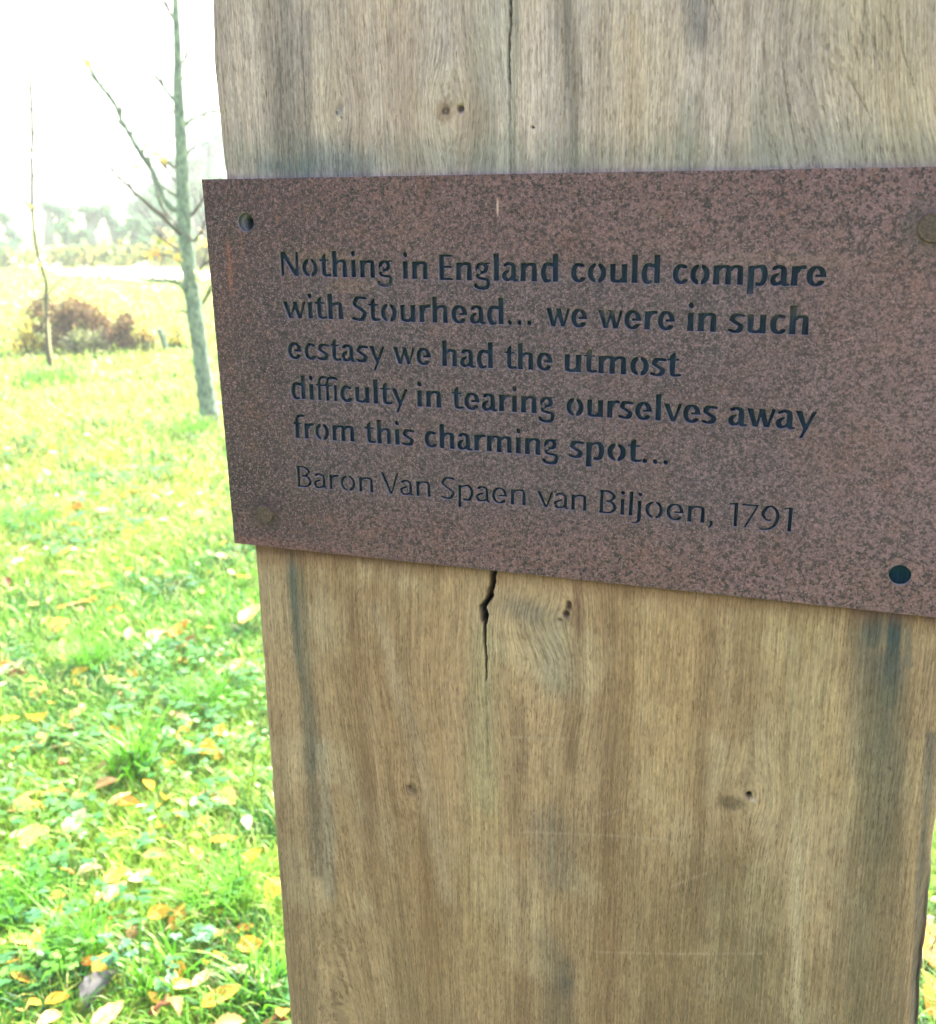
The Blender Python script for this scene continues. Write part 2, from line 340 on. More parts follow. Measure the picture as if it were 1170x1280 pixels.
    paint([(690, 1180), (700, 1290)], 18, (96, 92, 76), .45, .9, streak=.6)
    paint([(790, 1080), (830, 1290)], 60, (116, 100, 68), .5, .95)
    paint([(920, 1130), (960, 1290)], 60, (112, 104, 72), .5, .95)
    paint([(990, 800), (998, 1290)], 5, (176, 164, 126), .5, .9, streak=.8)
    paint([(1000, 760), (1020, 960)], 46, (168, 150, 104), .4, .95, streak=.8)
    paint([(830, 800), (840, 980)], 46, (164, 138, 92), .4, .95, streak=.8)
    # the blue-black iron runs below the right-hand hole
    paint([(1090, 765), (1088, 830), (1082, 950)], 16, (78, 82, 72), (.8, .4), .8, (1, 1.4), streak=.6)
    paint([(1096, 765), (1092, 800)], 8, (60, 76, 70), (.9, .4), .6, streak=.5)
    paint([(1119, 765), (1116, 820), (1112, 880)], 8.5, (34, 62, 62), (1, .6), .5, (1, .9), streak=.4)
    paint([(1112, 830), (1108, 960), (1100, 1060)], 15, (84, 86, 74), (.8, .45), .8, (1, 1.2), streak=.5)
    paint([(1106, 880), (1090, 1060), (1078, 1290)], 24, (104, 98, 72), .6, .95, (1, 1.5), streak=.6)
    paint([(1134, 768), (1136, 830)], 4, (104, 102, 84), .7, .8)
    paint([(1150, 930), (1150, 1180)], 9, (160, 138, 96), .55, .9, streak=.8)
    paint([(1164, 920), (1154, 1060), (1143, 1290)], 6, (92, 90, 78), .75, .7)
    # rusty wash under the plate, grey-green line over it, doubling as painted contact shade
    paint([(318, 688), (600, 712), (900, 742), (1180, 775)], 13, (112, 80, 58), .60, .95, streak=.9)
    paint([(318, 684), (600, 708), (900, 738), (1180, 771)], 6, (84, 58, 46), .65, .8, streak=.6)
    paint([(720, 715), (724, 790)], 5, (104, 76, 62), .5, .9)
    paint([(470, 760), (520, 930), (560, 1120)], 10, (170, 152, 118), .5, .9, streak=1)
    paint([(440, 740), (455, 900), (470, 1150)], 9, (120, 96, 68), .5, .9, streak=1)
    paint([(760, 760), (764, 1280)], 12, (126, 102, 72), .5, .9, streak=1)
    paint([(880, 770), (876, 1280)], 10, (122, 100, 70), .45, .9, streak=1)
    paint([(650, 880), (655, 1280)], 10, (120, 98, 70), .45, .9, streak=1)
    # behind the plate the tannin has gone blue-black
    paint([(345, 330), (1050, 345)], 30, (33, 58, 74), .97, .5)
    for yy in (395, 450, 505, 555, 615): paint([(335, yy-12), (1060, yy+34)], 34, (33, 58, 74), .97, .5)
    paint([(307, 278)], 24, (98, 104, 108), .9, .4)
    # ---------- knots, holes, cracks
    def hole(u, v, rpx, depth, rgb, a=.95, ry=1.0, soft=.35):
        nonlocal Y, col
        cx, cz = wpt(u, v); d = np.hypot(X-cx, (Z-cz)/ry)+(fbm(X*500, Z*500, 2)-.5)*rpx*PXM*.5
        m = 1-smooth(d, rpx*PXM*(1-soft), rpx*PXM*(1+soft)); Y += m*depth
        col = col*(1-(m*a)[..., None])+C(*rgb)*(m*a)[..., None]
    hole(557, 138, 11, 0, (142, 118, 92), .6); hole(557, 138, 4.4, .0006, (62, 52, 46), .9); hole(557, 138, 1.8, 0, (120, 108, 92), .7)
    hole(576, 136, 3.8, .0025, (38, 48, 58), .95); hole(590, 150, 26, 0, (150, 124, 96), .30, soft=.8)
    hole(424, 140, 4, -.0004, (150, 148, 140), .7); hole(421, 141, 2, .0008, (84, 84, 80), .9); hole(427, 147, 1.6, .0006, (90, 88, 80), .8)
    hole(666, 159, 1.7, .002, (20, 18, 16)); hole(1034, 58, 3, .0003, (116, 110, 96), .7)
    hole(936, 994, 3.4, .003, (30, 26, 22)); hole(941, 1001, 3, -.0004, (196, 186, 162), .8)
    hole(913, 1004, 15, .0002, (98, 88, 66), .7, ry=.6); hole(515, 986, 7, .0005, (104, 88, 66), .7, ry=1.4); hole(512, 984, 2.4, .0012, (60, 50, 40), .8)
    hole(706, 1227, 7, .0002, (84, 82, 74), .5, soft=.7); hole(1112, 960, 2, .0006, (70, 66, 52), .7)
    hole(711, 757, 3.2, .0022, (70, 50, 36), .95, ry=2.0); hole(708, 768, 4.2, .0022, (62, 44, 32), .95); hole(700, 775, 3.0, .0015, (78, 66, 50), .9, ry=.7)
    hole(1125, 719, 17, .006, (18, 72, 78), 1.0, soft=.12)      # bored hole behind the lower right plate hole
    hole(315, 279, 8, .008, (14, 52, 64), 1.0, soft=.12)
    def crack(pts, wpx, depth, rgb, al=1.0, jag=1.0):
        nonlocal Y, col
        P = [wpt(*q[:2]) for q in pts]; ws = [q[2] for q in pts]
        d, t = seg_dist(X+(fbm(X*0+3, Z*300, 3)-.5)*0.0022*jag, Z, P); ww = np.interp(t, np.linspace(0, 1, len(ws)), ws)*PXM*wpx
        m = 1-smooth(d, ww*.55, ww*1.25); Y += m*depth; mm = (m*al)[..., None]; col = col*(1-mm)+C(*rgb)*mm
    crack([(618, 700, 1), (615, 728, 1), (613, 742, 1.0), (606, 754, .9), (603, 762, .8)], 3.5, .012, (14, 26, 32))
    crack([(603, 760, 1), (605, 768, 1.1), (605, 776, .9)], 4.6, .006, (34, 42, 40), jag=.5)
    crack([(605, 772, 1), (606, 800, .8), (608, 830, .6), (608, 850, .35)], 2.3, .004, (50, 44, 28), jag=.5)
    crack([(608, 845, 1), (609, 900, .6), (610, 980, .3)], 1.6, .0002, (104, 98, 66), .5, jag=.5)
    crack([(640, -60, 1), (638, 40, 1), (636, 62, .9), (637, 104, .8)], 1.3, .002, (50, 42, 36), .9, jag=.7)
    crack([(637, 100, 1), (637, 140, .9), (638, 225, .8)], 1.3, .0004, (84, 76, 62), .6, jag=.5)
    for pts in ([(376, 0), (380, 110), (386, 220)], [(350, 60), (352, 190)], [(1082, 0), (1078, 42)], [(1078, 42), (1080, 70)], [(1122, 0), (1127, 60), (1143, 108)],
                [(1092, 46), (1100, 88)], [(1068, 58), (1076, 82)], [(975, 60), (985, 130), (998, 220)], [(1060, 95), (1090, 150)], [(890, 0), (900, 26)],
                [(726, 66), (728, 130)], [(1105, 20), (1112, 40)], [(915, 130), (905, 205)], [(955, 55), (958, 120)]):
        crack([(*pts[0], .6)]+[(*q, 1) for q in pts[1:-1]]+[(*pts[-1], .3)] if len(pts) > 2 else [(*pts[0], 1), (*pts[1], .4)], 1.1, .0005, (96, 84, 68), .5, jag=.25)
    # pale scratches
    for pts in ([(745, 1190), (850, 1193), (960, 1192)], [(640, 921), (715, 924)], [(650, 1040), (760, 1044), (835, 1050)], [(820, 0), (860, 24)], [(840, 1108), (882, 1092)], [(746, 1020), (800, 1006)]):
        crack([(*q, 1) for q in pts], 1.6, 0, (172, 158, 126), .28, jag=1.5)
    # ---------- grain direction: flows round the knots, sweeps right at the top right and leans lower left
    U = X.copy()
    for (u, v, r, k) in ((566, 137, 34, .8), (424, 141, 18, .6), (936, 996, 30, .8), (515, 986, 22, .7), (706, 768, 22, .4), (690, 830, 60, .3), (1040, 60, 50, .5)):
        cx, cz = wpt(u, v); rr = ((X-cx)**2+((Z-cz)/1.7)**2)/(r*PXM)**2; U -= (X-cx)*k*np.exp(-rr)
    cx, cz = wpt(1180, 60); g = smooth(X, wpt(880, 60)[0], cx)*smooth(Z, wpt(1000, 330)[1], wpt(1000, 60)[1]-.0)
    zt_ = Z-wpt(1000, 90)[1]
    U += smooth(X, wpt(860, 60)[0], wpt(1200, 60)[0])*(-(np.log1p(np.exp(-zt_/.018))*.018)*0.42+.004)*smooth(Z, wpt(1000, 560)[1], wpt(1000, 150)[1])
    lo = smooth(Z, wpt(450, 700)[1]+.03, wpt(450, 900)[1])*(1-smooth(X, wpt(470, 900)[0], wpt(600, 900)[0]))*smooth(X, wpt(370, 900)[0], wpt(440, 900)[0])
    U += lo*(Z-wpt(450, 900)[1])*0.10
    cx, cz = wpt(668, 800); mk = np.exp(-(((X-cx)/(44*PXM))**2+((Z-cz)/(40*PXM))**2)**1.5); U += mk*((Z-cz)*.30+((X-cx)**2)*5)
    cx, cz = wpt(640, 860); mk = np.exp(-(((X-cx)/(70*PXM))**2+((Z-cz)/(60*PXM))**2)); U += mk*(X-cx)*-.25
    U += (fbm(X*6, Z*2.2, 3)-.5)*0.012 + (fbm(X*25, Z*7, 2)-.5)*0.0022
    col = np.clip(col, 0.004, 0.8)
    nr, nc = X.shape; idx = np.arange(nr*nc).reshape(nr, nc)
    F = np.stack([idx[:-1, :-1], idx[1:, :-1], idx[1:, 1:], idx[:-1, 1:]], -1).reshape(-1, 4)
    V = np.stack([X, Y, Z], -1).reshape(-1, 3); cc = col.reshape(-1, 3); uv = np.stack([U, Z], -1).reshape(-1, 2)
    # side and back columns
    D = 0.105; rings = [(0, .02), (0, .06), (0, D), (1, D), (1, .06), (1, .02), (1, .010)]
    ex = []; base = len(V); off = 0.0
    for k, (side, y) in enumerate(rings):
        x = xl if side == 0 else xr
        x = x+(fbm(zz*14+k, zz*0+k, 3)-.5)*0.003+(0.001 if side and y < .02 else 0)
        off = y if side == 0 else y+.6
        ex.append((np.stack([x, np.full(nr, YW+y), zz], -1), np.stack([x*0+off*1.0+.7, zz], -1)))
    V = np.concatenate([V]+[e[0] for e in ex]); uv = np.concatenate([uv]+[e[1] for e in ex])
    pale = np.tile(C(176, 168, 148), (nr*len(rings), 1)); cc = np.concatenate([cc, pale])
    cols_ = [idx[:, 0]]+[base+k*nr+np.arange(nr) for k in range(len(rings))]+[idx[:, -1]]
    FF = [F]
    for a, b in zip(cols_[:-1], cols_[1:]): FF.append(np.stack([a[:-1], b[:-1], b[1:], a[1:]], -1))
    F = np.concatenate(FF)
    # cap: fan strip between the top row and the back edge, raised a touch in the middle
    tb = len(V); V = np.concatenate([V, np.stack([X[0], np.full(nc, YW+D), Z[0]], -1)]); uv = np.concatenate([uv, np.stack([X[0]+2, Z[0]*0], -1)]); cc = np.concatenate([cc, np.tile(C(160, 150, 130), (nc, 1))])
    k = np.arange(nc-1); F = np.concatenate([F, np.stack([idx[0, :-1], idx[0, 1:], tb+k+1, tb+k], -1)])
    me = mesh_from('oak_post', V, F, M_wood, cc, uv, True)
    return put('oak_post', me, label='broad weathered oak post with a split and rusty plaque, filling the right of the view', category='post')
build_post()

# ------------------------------------------------------------------ stencil lettering (own stroke-built face)
class Glyph:
    def __init__(s, bold): s.S, s.T = (.345, .16) if bold else (.215, .125); s.b = bold; s.f = []; s.cut = []; s.w = 1
    def pts(s, P, n=26):
        P = [np.array(p, float) for p in P]; Q = [2*P[0]-P[1]]+P+[2*P[-1]-P[-2]]; out = []
        for i in range(1, len(Q)-2):
            for t in np.linspace(0, 1, n, endpoint=False):
                a, b, c, d = Q[i-1:i+3]; out.append(.5*((2*b)+(c-a)*t+(2*a-5*b+4*c-d)*t*t+(3*b-a-3*c+d)*t**3))
        return np.array(out+[P[-1]])
    def pen(s, path, a=None, b=None, ang=14, taper=None):
        a = (a or s.S)/2; b = (b or s.T)/2; ca, sa = math.cos(R_(ang)), math.sin(R_(ang))
        def fn(X, Y):
            best = np.full(X.shape, -9.0); n = len(path)
            for k, (x, y) in enumerate(path):
                q = 1.0
                if taper: q = taper[0]+(taper[1]-taper[0])*k/(n-1)
                dx = X-x; dy = Y-y; u = dx*ca+dy*sa; v = -dx*sa+dy*ca
                r = (np.abs(u/(a*q))**2.6+np.abs(v/(b*q))**2.6)**(1/2.6); best = np.maximum(best, (1-r)*b)
            return best
        s.f.append(fn)
    def curve(s, P, **k): s.pen(s.pts(P), **k)
    def arc(s, cx, cy, rx, ry, a0, a1, **k):
        n = max(8, int(abs(a1-a0)/5)); A = np.radians(np.linspace(a0, a1, n)); s.pen(np.stack([cx+rx*np.cos(A), cy+ry*np.sin(A)], 1), **k)
    def quad(s, P):
        P = [np.array(p, float) for p in P]; ar = sum(P[i-1][0]*P[i][1]-P[i][0]*P[i-1][1] for i in range(len(P)))
        if ar < 0: P = P[::-1]
        def fn(X, Y):
            r = np.full(X.shape, 9.0)
            for i in range(len(P)):
                a, b = P[i-1], P[i]; d = b-a; L = math.hypot(*d); r = np.minimum(r, (d[0]*(Y-a[1])-d[1]*(X-a[0]))/L)
            return r
        s.f.append(fn)
    def stem(s, x, y0, y1, slope=.05, wd=None, flare=.018):
        wd = wd or s.S; m = (y0+y1)/2
        s.quad([(x-flare, y0), (x+wd+flare, y0), (x+wd, m), (x, m)]); s.quad([(x, m-.001), (x+wd, m-.001), (x+wd+flare*.5, y1), (x-flare, y1-slope)])
        s.quad([(x, m-.1), (x+wd, m-.1), (x+wd, m+.1), (x, m+.1)])
    def gap(s, x0, y0, x1, y1): s.cut.append((x0, y0, x1, y1))
    def dot(s, x, y, r): s.f.append(lambda X, Y: r-np.hypot(X-x, Y-y))
def glyph(ch, bold):
    g = Glyph(bold); S_, T_ = g.S, g.T; h, t = S_/2, T_/2; k = 1.0 if bold else .90; lsb = rsb = .12 if bold else .13; rd = .07 if bold else .08
    A, CAP, D = 1.50, 1.40, -.46
    if ch == 'o':
        w = 1.12*k; g.arc(w/2, .5, w/2-h, .5-t+.02, 0, 360, ang=0); g.gap(w/2-.055, -1, w/2+.055, 2); sb = (rd, rd)
    elif ch == 'c':
        w = .88*k; g.arc(w*.56, .5, w*.56-h, .5-t+.02, 55, 318, ang=4); sb = (rd, .04)
    elif ch == 'e':
        w = 1.06*k; g.arc(w*.5, .5, w*.5-h, .5-t+.02, 8, 322, ang=0); g.quad([(w*.44, .44), (w-.015, .44), (w-.015, .44+T_*.9), (w*.44, .44+T_*.9)]); sb = (rd, rd)
    elif ch == 'a':
        w = .98*k; x = w-S_-.09; g.curve([(.09+h*.7, .84), (.28*k, .93), (.50*k, .955-t*.2), (x+h-.03, .84), (x+h, .64)], a=S_*.9)
        g.quad([(x, .7), (x+S_, .7), (x+S_, .10), (x, .06)]); g.curve([(x+h, .14), (x+h+.06, .06), (w-.06, .055)], a=S_*.8)
        g.curve([(x-.13, .55), (x-.25, .52), (h*.95, .40), (h*.85, .22), (h+.13, .07), (x-.02, .12), (x+.06, .2)], a=S_*.95); g.gap(x-.085, .44, x-.005, .70); sb = (.05, .02)
    elif ch in 'dq':
        w = 1.08*k; x = w-S_; g.stem(x, 0, A); g.curve([(x+.05, .88), (w*.55, 1-t+.01), (w*.3, .93), (h, .5), (w*.3, .07), (w*.5, t-.02), (x-.10, .10)]); g.gap(x-.075, -.1, x-.005, .42); sb = (rd, lsb)
    elif ch == 'p':
        w = 1.10*k; g.stem(0, D, 1.0); g.curve([(S_-.05, .84), (w*.42, .98-t), (w*.7, .95-t*.3), (w-h, .5), (w*.7, .06), (w*.45, t-.01), (S_+.09, .08)]); g.gap(S_+.005, -.2, S_+.075, .55); sb = (lsb, rd)
    elif ch in 'nhm':
        w = {'n': 1.02, 'h': 1.02, 'm': 1.66}[ch]*k; g.stem(0, 0, A if ch == 'h' else 1.0)
        xs = [w-S_] if ch != 'm' else [(w-S_)/2, w-S_]; px_ = S_
        for x in xs:
            g.curve([(px_-.06, .76), (px_+.08, .91-t*.3), ((px_+x)/2+.08, 1.0-t), (x+h-.02, .86), (x+h, .62)], a=S_*.92); g.quad([(x, .64), (x+S_, .64), (x+S_+.012, 0), (x-.012, 0)]); px_ = x+S_
        sb = (lsb, lsb)
    elif ch == 'u':
        w = 1.02*k; x = w-S_; g.stem(x, 0, 1.0); g.quad([(-.012, .97), (S_, 1.0), (S_, .36), (0, .36)]); g.curve([(h, .38), (h+.02, .15), ((x+S_)/2-.08, t), (x-.06, .10), (x+.06, .22)], a=S_*.92); sb = (lsb, lsb)
    elif ch == 'r':
        w = .74*k; g.stem(0, 0, 1.0); g.curve([(S_-.06, .70), (S_+.06, .87), (w-.16, .95-t*.3), (w-.07, .94-t*.3)], a=S_*.75, b=T_*1.25); sb = (lsb, -.02)
    elif ch in 'il':
        w = S_; g.stem(0, 0, A if ch == 'l' else 1.0); sb = (lsb, lsb)
        if ch == 'i': g.dot(h, 1.34, .165 if bold else .13)
    elif ch == 'j':
        w = S_; g.stem(0, -.1, 1.0); g.curve([(h, -.05), (h-.02, -.26), (-.10, -.38), (-.28, -.38)], taper=(1, .7)); g.dot(h, 1.34, .13); sb = (lsb, lsb)
    elif ch == 't':
        w = .70*k; x = .12; g.quad([(x, .3), (x+S_, .3), (x+S_, 1.32), (x+S_*.6, 1.30), (x, 1.12)]); g.quad([(-.03, .87), (w-.02, .87), (w-.02, 1.0), (-.03, .99)])
        g.curve([(x+h, .34), (x+h+.02, .16), (x+h+.16, t+.005), (w-.02, t+.03)], a=S_*.9); sb = (.03, .03)
    elif ch == 'f':
        w = .72*k; x = .12; g.stem(x, 0, 1.1, slope=0); g.curve([(x+h, 1.05), (x+h+.02, 1.25), (x+h+.18, 1.42), (w+.05, 1.42)], a=S_*.9); g.quad([(-.03, .87), (w-.06, .87), (w-.06, 1.0), (-.03, .99)]); sb = (.03, -.02)
    elif ch == '\ufb03':                            # the joined f f i of the fourth line
        w = 1.60; x = .12
        for q in (x, x+.56): g.stem(q, 0, 1.1, slope=0, wd=.26); g.curve([(q+.13, 1.05), (q+.15, 1.25), (q+.33, 1.42), (q+.56, 1.40)], a=.24)
        g.curve([(x+.9, 1.38), (x+1.15, 1.42), (x+1.36, 1.34)], a=.22); g.quad([(-.03, .87), (1.2, .87), (1.2, 1.0), (-.03, .99)]); g.stem(x+1.12, 0, 1.0, slope=0, wd=.26); sb = (.03, .1); w = x+1.38
    elif ch == 'g':
        w = 1.02*k; g.arc(w*.43, .68, w*.43-h*.95, .30-t+.02, 0, 360, ang=6, a=S_*.9); g.quad([(w*.70, .90), (w, .92), (w, 1.0), (w*.66, .99)])
        g.curve([(w*.30, .42), (w*.17, .30), (w*.22, .17), (w*.5, .11), (w*.78, .06), (w-h*1.0, -.12), (w*.72, -.36), (w*.40, -.41), (w*.12, -.35), (w*.06, -.24)], a=S_*.9, b=T_*1.35, ang=-8, taper=(.75, .95))
        g.gap(w*.16, .36, w*.30, .62); sb = (.05, .03)
    elif ch in 'sS':
        w = (.80 if ch == 's' else .98)*k; H = 1.0 if ch == 's' else CAP; r = H-2*t
        g.curve([(w*.88, H-.10), (w*.62, H-t), (w*.34, H-t-.02), (h*.85, H-t-.24*H), (w*.34, H*.57), (w*.66, H*.44), (w-h*.85, t+.25*H), (w*.66, t+.03), (w*.36, t-.01), (.07, .13)], a=S_*.95, b=T_*1.1, ang=-4)
        sb = (.06, .06)
    elif ch in 'vV':
        w = 1.10*k if ch == 'v' else 1.16; H = 1.0 if ch == 'v' else CAP; q = w*.53
        g.quad([(-.02, H), (S_*1.05, H), (q+S_*.55, 0), (q-S_*.35, 0)]); g.quad([(w-T_*1.25, H), (w+.02, H), (q+S_*.45, 0), (q-.02, 0)]); sb = (.0, .0)
    elif ch == 'w':
        w = 1.55*k; q1, q2 = w*.31, w*.70
        for a_, q in ((-.02, q1), (w*.40, q2)): g.quad([(a_, 1.0), (a_+S_*1.05, 1.0), (q+S_*.5, 0), (q-S_*.38, 0)])
        g.quad([(w*.46, 1.0), (w*.46+T_*1.2, 1.0), (q1+S_*.45, 0), (q1, 0)]); g.quad([(w-T_*1.2, 1.0), (w+.03, 1.0), (q2+S_*.45, 0), (q2, 0)]); sb = (.0, .0)
    elif ch == 'y':
        w = 1.12*k; q = w*.52; g.quad([(-.02, 1.0), (S_*1.05, 1.0), (q+S_*.5, 0), (q-S_*.30, 0)]); g.quad([(w-T_*1.3, 1.0), (w+.03, 1.0), (w*.42, D), (w*.24, D)]); sb = (.0, .0)
    elif ch == 'N':
        w = 1.26; q = S_*.70; g.quad([(.0, 0), (q, 0), (q, CAP), (.0, CAP)]); g.quad([(w-q, 0), (w, 0), (w, CAP), (w-q, CAP)]); g.quad([(-.02, CAP), (S_*1.05, CAP), (w, 0), (w-S_*1.05, 0)]); sb = (.12, .12)
    elif ch == 'E':
        w = .90; g.quad([(0, 0), (S_, 0), (S_, CAP), (0, CAP)])
        for y0, x1 in ((0, w), (CAP/2-.04, w-.06), (CAP-.13, w-.02)): g.quad([(0.01, y0), (x1, y0), (x1, y0+.13), (0.01, y0+.13)])
        sb = (.13, .05)
    elif ch == 'B':
        w = .98; g.quad([(0, 0), (S_, 0), (S_, CAP), (0, CAP)]); g.curve([(.05, CAP-t), (w*.5, CAP-t), (w-h-.06, CAP-.34), (w*.6, CAP*.56), (w*.42, CAP*.54)]); g.curve([(w*.42, CAP*.54), (w*.7, CAP*.5), (w-h, .38), (w*.62, t+.02), (.05, t)]); sb = (.13, .07)
    elif ch == '1':
        w = .52; g.quad([(w-S_*1.1, 0), (w, 0), (w, CAP+.02), (w-S_*1.1, CAP+.02)]); g.quad([(0, CAP-.16), (w-.02, CAP-.08), (w, CAP+.02), (.0, CAP-.04)]); sb = (.12, .14)
    elif ch == '7':
        w = 1.0; g.quad([(0, CAP-.13), (w, CAP-.13), (w, CAP), (0, CAP)]); g.quad([(w-.14, CAP-.05), (w+.01, CAP-.02), (w*.32, 0), (w*.15, 0)]); sb = (.07, .05)
    elif ch == '9':
        w = 1.12; g.curve([(w*.52, CAP-.80), (w*.36, CAP-.82), (h+.03, CAP-.52), (w*.32, CAP-.10), (w*.62, CAP-t), (w-h-.04, CAP-.34), (w-h-.02, .62), (w*.70, .22), (w*.42, .05), (.10, .02)], ang=0); sb = (.07, .08)
    elif ch == '.': w = .38; g.dot(.15, .12, .15 if bold else .12); sb = (.10, .12)
    elif ch == ',': w = .24; g.curve([(.12, .12), (.16, 0), (.02, -.22)], a=.2, b=.2, ang=0, taper=(1, .4)); sb = (.10, .10)
    nx0, ny0, st = -.45, -.62, .02
    xs = np.arange(nx0, w+.35, st); ys = np.arange(ny0, 1.72, st); GX, GY = np.meshgrid(xs, ys)
    F = np.full(GX.shape, -9.0)
    for fn in g.f: F = np.maximum(F, fn(GX, GY))
    for (x0, y0, x1, y1) in g.cut:
        F = np.minimum(F, np.maximum(np.maximum(x0-GX, GX-x1), np.maximum(y0-GY, GY-y1)))
    return contours(F, nx0, ny0, st), w, sb
def contours(F, x0, y0, st):
    F = np.where(F == 0, 1e-9, F); pos = F > 0; E = {}
    ny, nx = F.shape
    def pt(e):
        (i, j, d) = e; a = F[i, j]; b = F[i+1, j] if d else F[i, j+1]; s = a/(a-b)
        return (x0+(j+(0 if d else s))*st, y0+(i+(s if d else 0))*st)
    segs = {}
    cells = np.argwhere((pos[:-1, :-1].astype(int)+pos[1:, :-1]+pos[:-1, 1:]+pos[1:, 1:]) % 4 > 0)
    for i, j in cells:
        a, b, c, d = pos[i, j], pos[i, j+1], pos[i+1, j+1], pos[i+1, j]
        bo, ri, to, le = (i, j, 0), (i, j+1, 1), (i+1, j, 0), (i, j, 1)
        cr = [e for e, q in ((bo, a != b), (ri, b != c), (to, c != d), (le, d != a)) if q]
        if len(cr) == 2: prs = [cr]
        elif a: prs = [[bo, ri], [to, le]]
        else: prs = [[bo, le], [ri, to]]
        for p, q in prs: segs.setdefault(p, []).append(q); segs.setdefault(q, []).append(p)
    out = []
    while segs:
        s0 = next(iter(segs)); loop = [s0]; cur = s0; prev = None
        while True:
            nb = segs.pop(cur, []); nxt = [q for q in nb if q != prev and q in segs]
            if not nxt: break
            prev = cur; cur = nxt[0]; loop.append(cur)
        if len(loop) > 8: out.append(simplify([pt(e) for e in loop], .007))
    return [o for o in out if len(o) > 3]
def simplify(P, tol):
    P = np.array(P); k = int(np.argmax(np.hypot(*(P-P[0]).T)))
    def rdp(A):
        if len(A) < 3: return list(A[:1])
        d = A[-1]-A[0]; L = math.hypot(*d)+1e-12; q = np.abs(d[0]*(A[:, 1]-A[0, 1])-d[1]*(A[:, 0]-A[0, 0]))/L; m = int(np.argmax(q))
        if q[m] < tol: return list(A[:1])
        return rdp(A[:m+1])+rdp(A[m:])
    return rdp(P[:k+1])+rdp(np.vstack([P[k:], P[:1]]))
_gc = {}
def G(ch, bold):
    if (ch, bold) not in _gc: _gc[(ch, bold)] = glyph(ch, bold)
    return _gc[(ch, bold)]
# word, start pixel, end pixel (ink edges, on the baseline) and weight
WORDS = [
 ('Nothing', 351, 345, 491.5, 348, 1), ('in', 503, 348.6, 534.5, 349.6, 1), ('England', 548.5, 350.2, 697.5, 352.6, 1), ('could', 712.8, 352.8, 824.3, 354.6, 1), ('compare', 839.8, 355, 1032, 358.4, 1),
 ('with', 354, 398, 429, 399.6, 1), ('Stourhead...', 440.8, 401, 666, 406.8, 1), ('we', 681.8, 408, 733.7, 410, 1), ('were', 746.8, 410.6, 843.2, 413.4, 1), ('in', 858.4, 414.2, 894.6, 415.6, 1), ('such', 910.7, 416, 1009.7, 419.2, 1),
 ('ecstasy', 359.2, 448.6, 481, 454.6, 1), ('we', 491, 455, 538.8, 457.2, 1), ('had', 552, 457.8, 615.8, 460.8, 1), ('the', 630.5, 461.4, 690.5, 464.0, 1), ('utmost', 704.9, 465, 848.5, 472, 1),
 ('di\ufb03culty', 363.2, 498.6, 509.7, 507.6, 1), ('in', 521, 508.6, 551.5, 510.4, 1), ('tearing', 564.6, 511.4, 694, 518.6, 1), ('ourselves', 707.2, 519.6, 894.9, 530.8, 1), ('away', 909.5, 532, 1019, 538.6, 1),
 ('from', 366.8, 547.8, 443, 553, 1), ('this', 456, 554, 517.3, 558, 1), ('charming', 530, 559.4, 698.8, 571.2, 1), ('spot...', 711.5, 572.4, 836.8, 581.4, 1),
 ('Baron', 371.7, 608.8, 466.3, 616.4, 0), ('Van', 476.4, 617.4, 538.2, 621.8, 0), ('Spaen', 551.2, 623.4, 656.9, 632.6, 0), ('van', 670.8, 634, 732.8, 639.6, 0), ('Biljoen,', 748.9, 641.4, 891, 655.8, 0), ('1791', 910, 658.2, 988.6, 665.6, 0)]
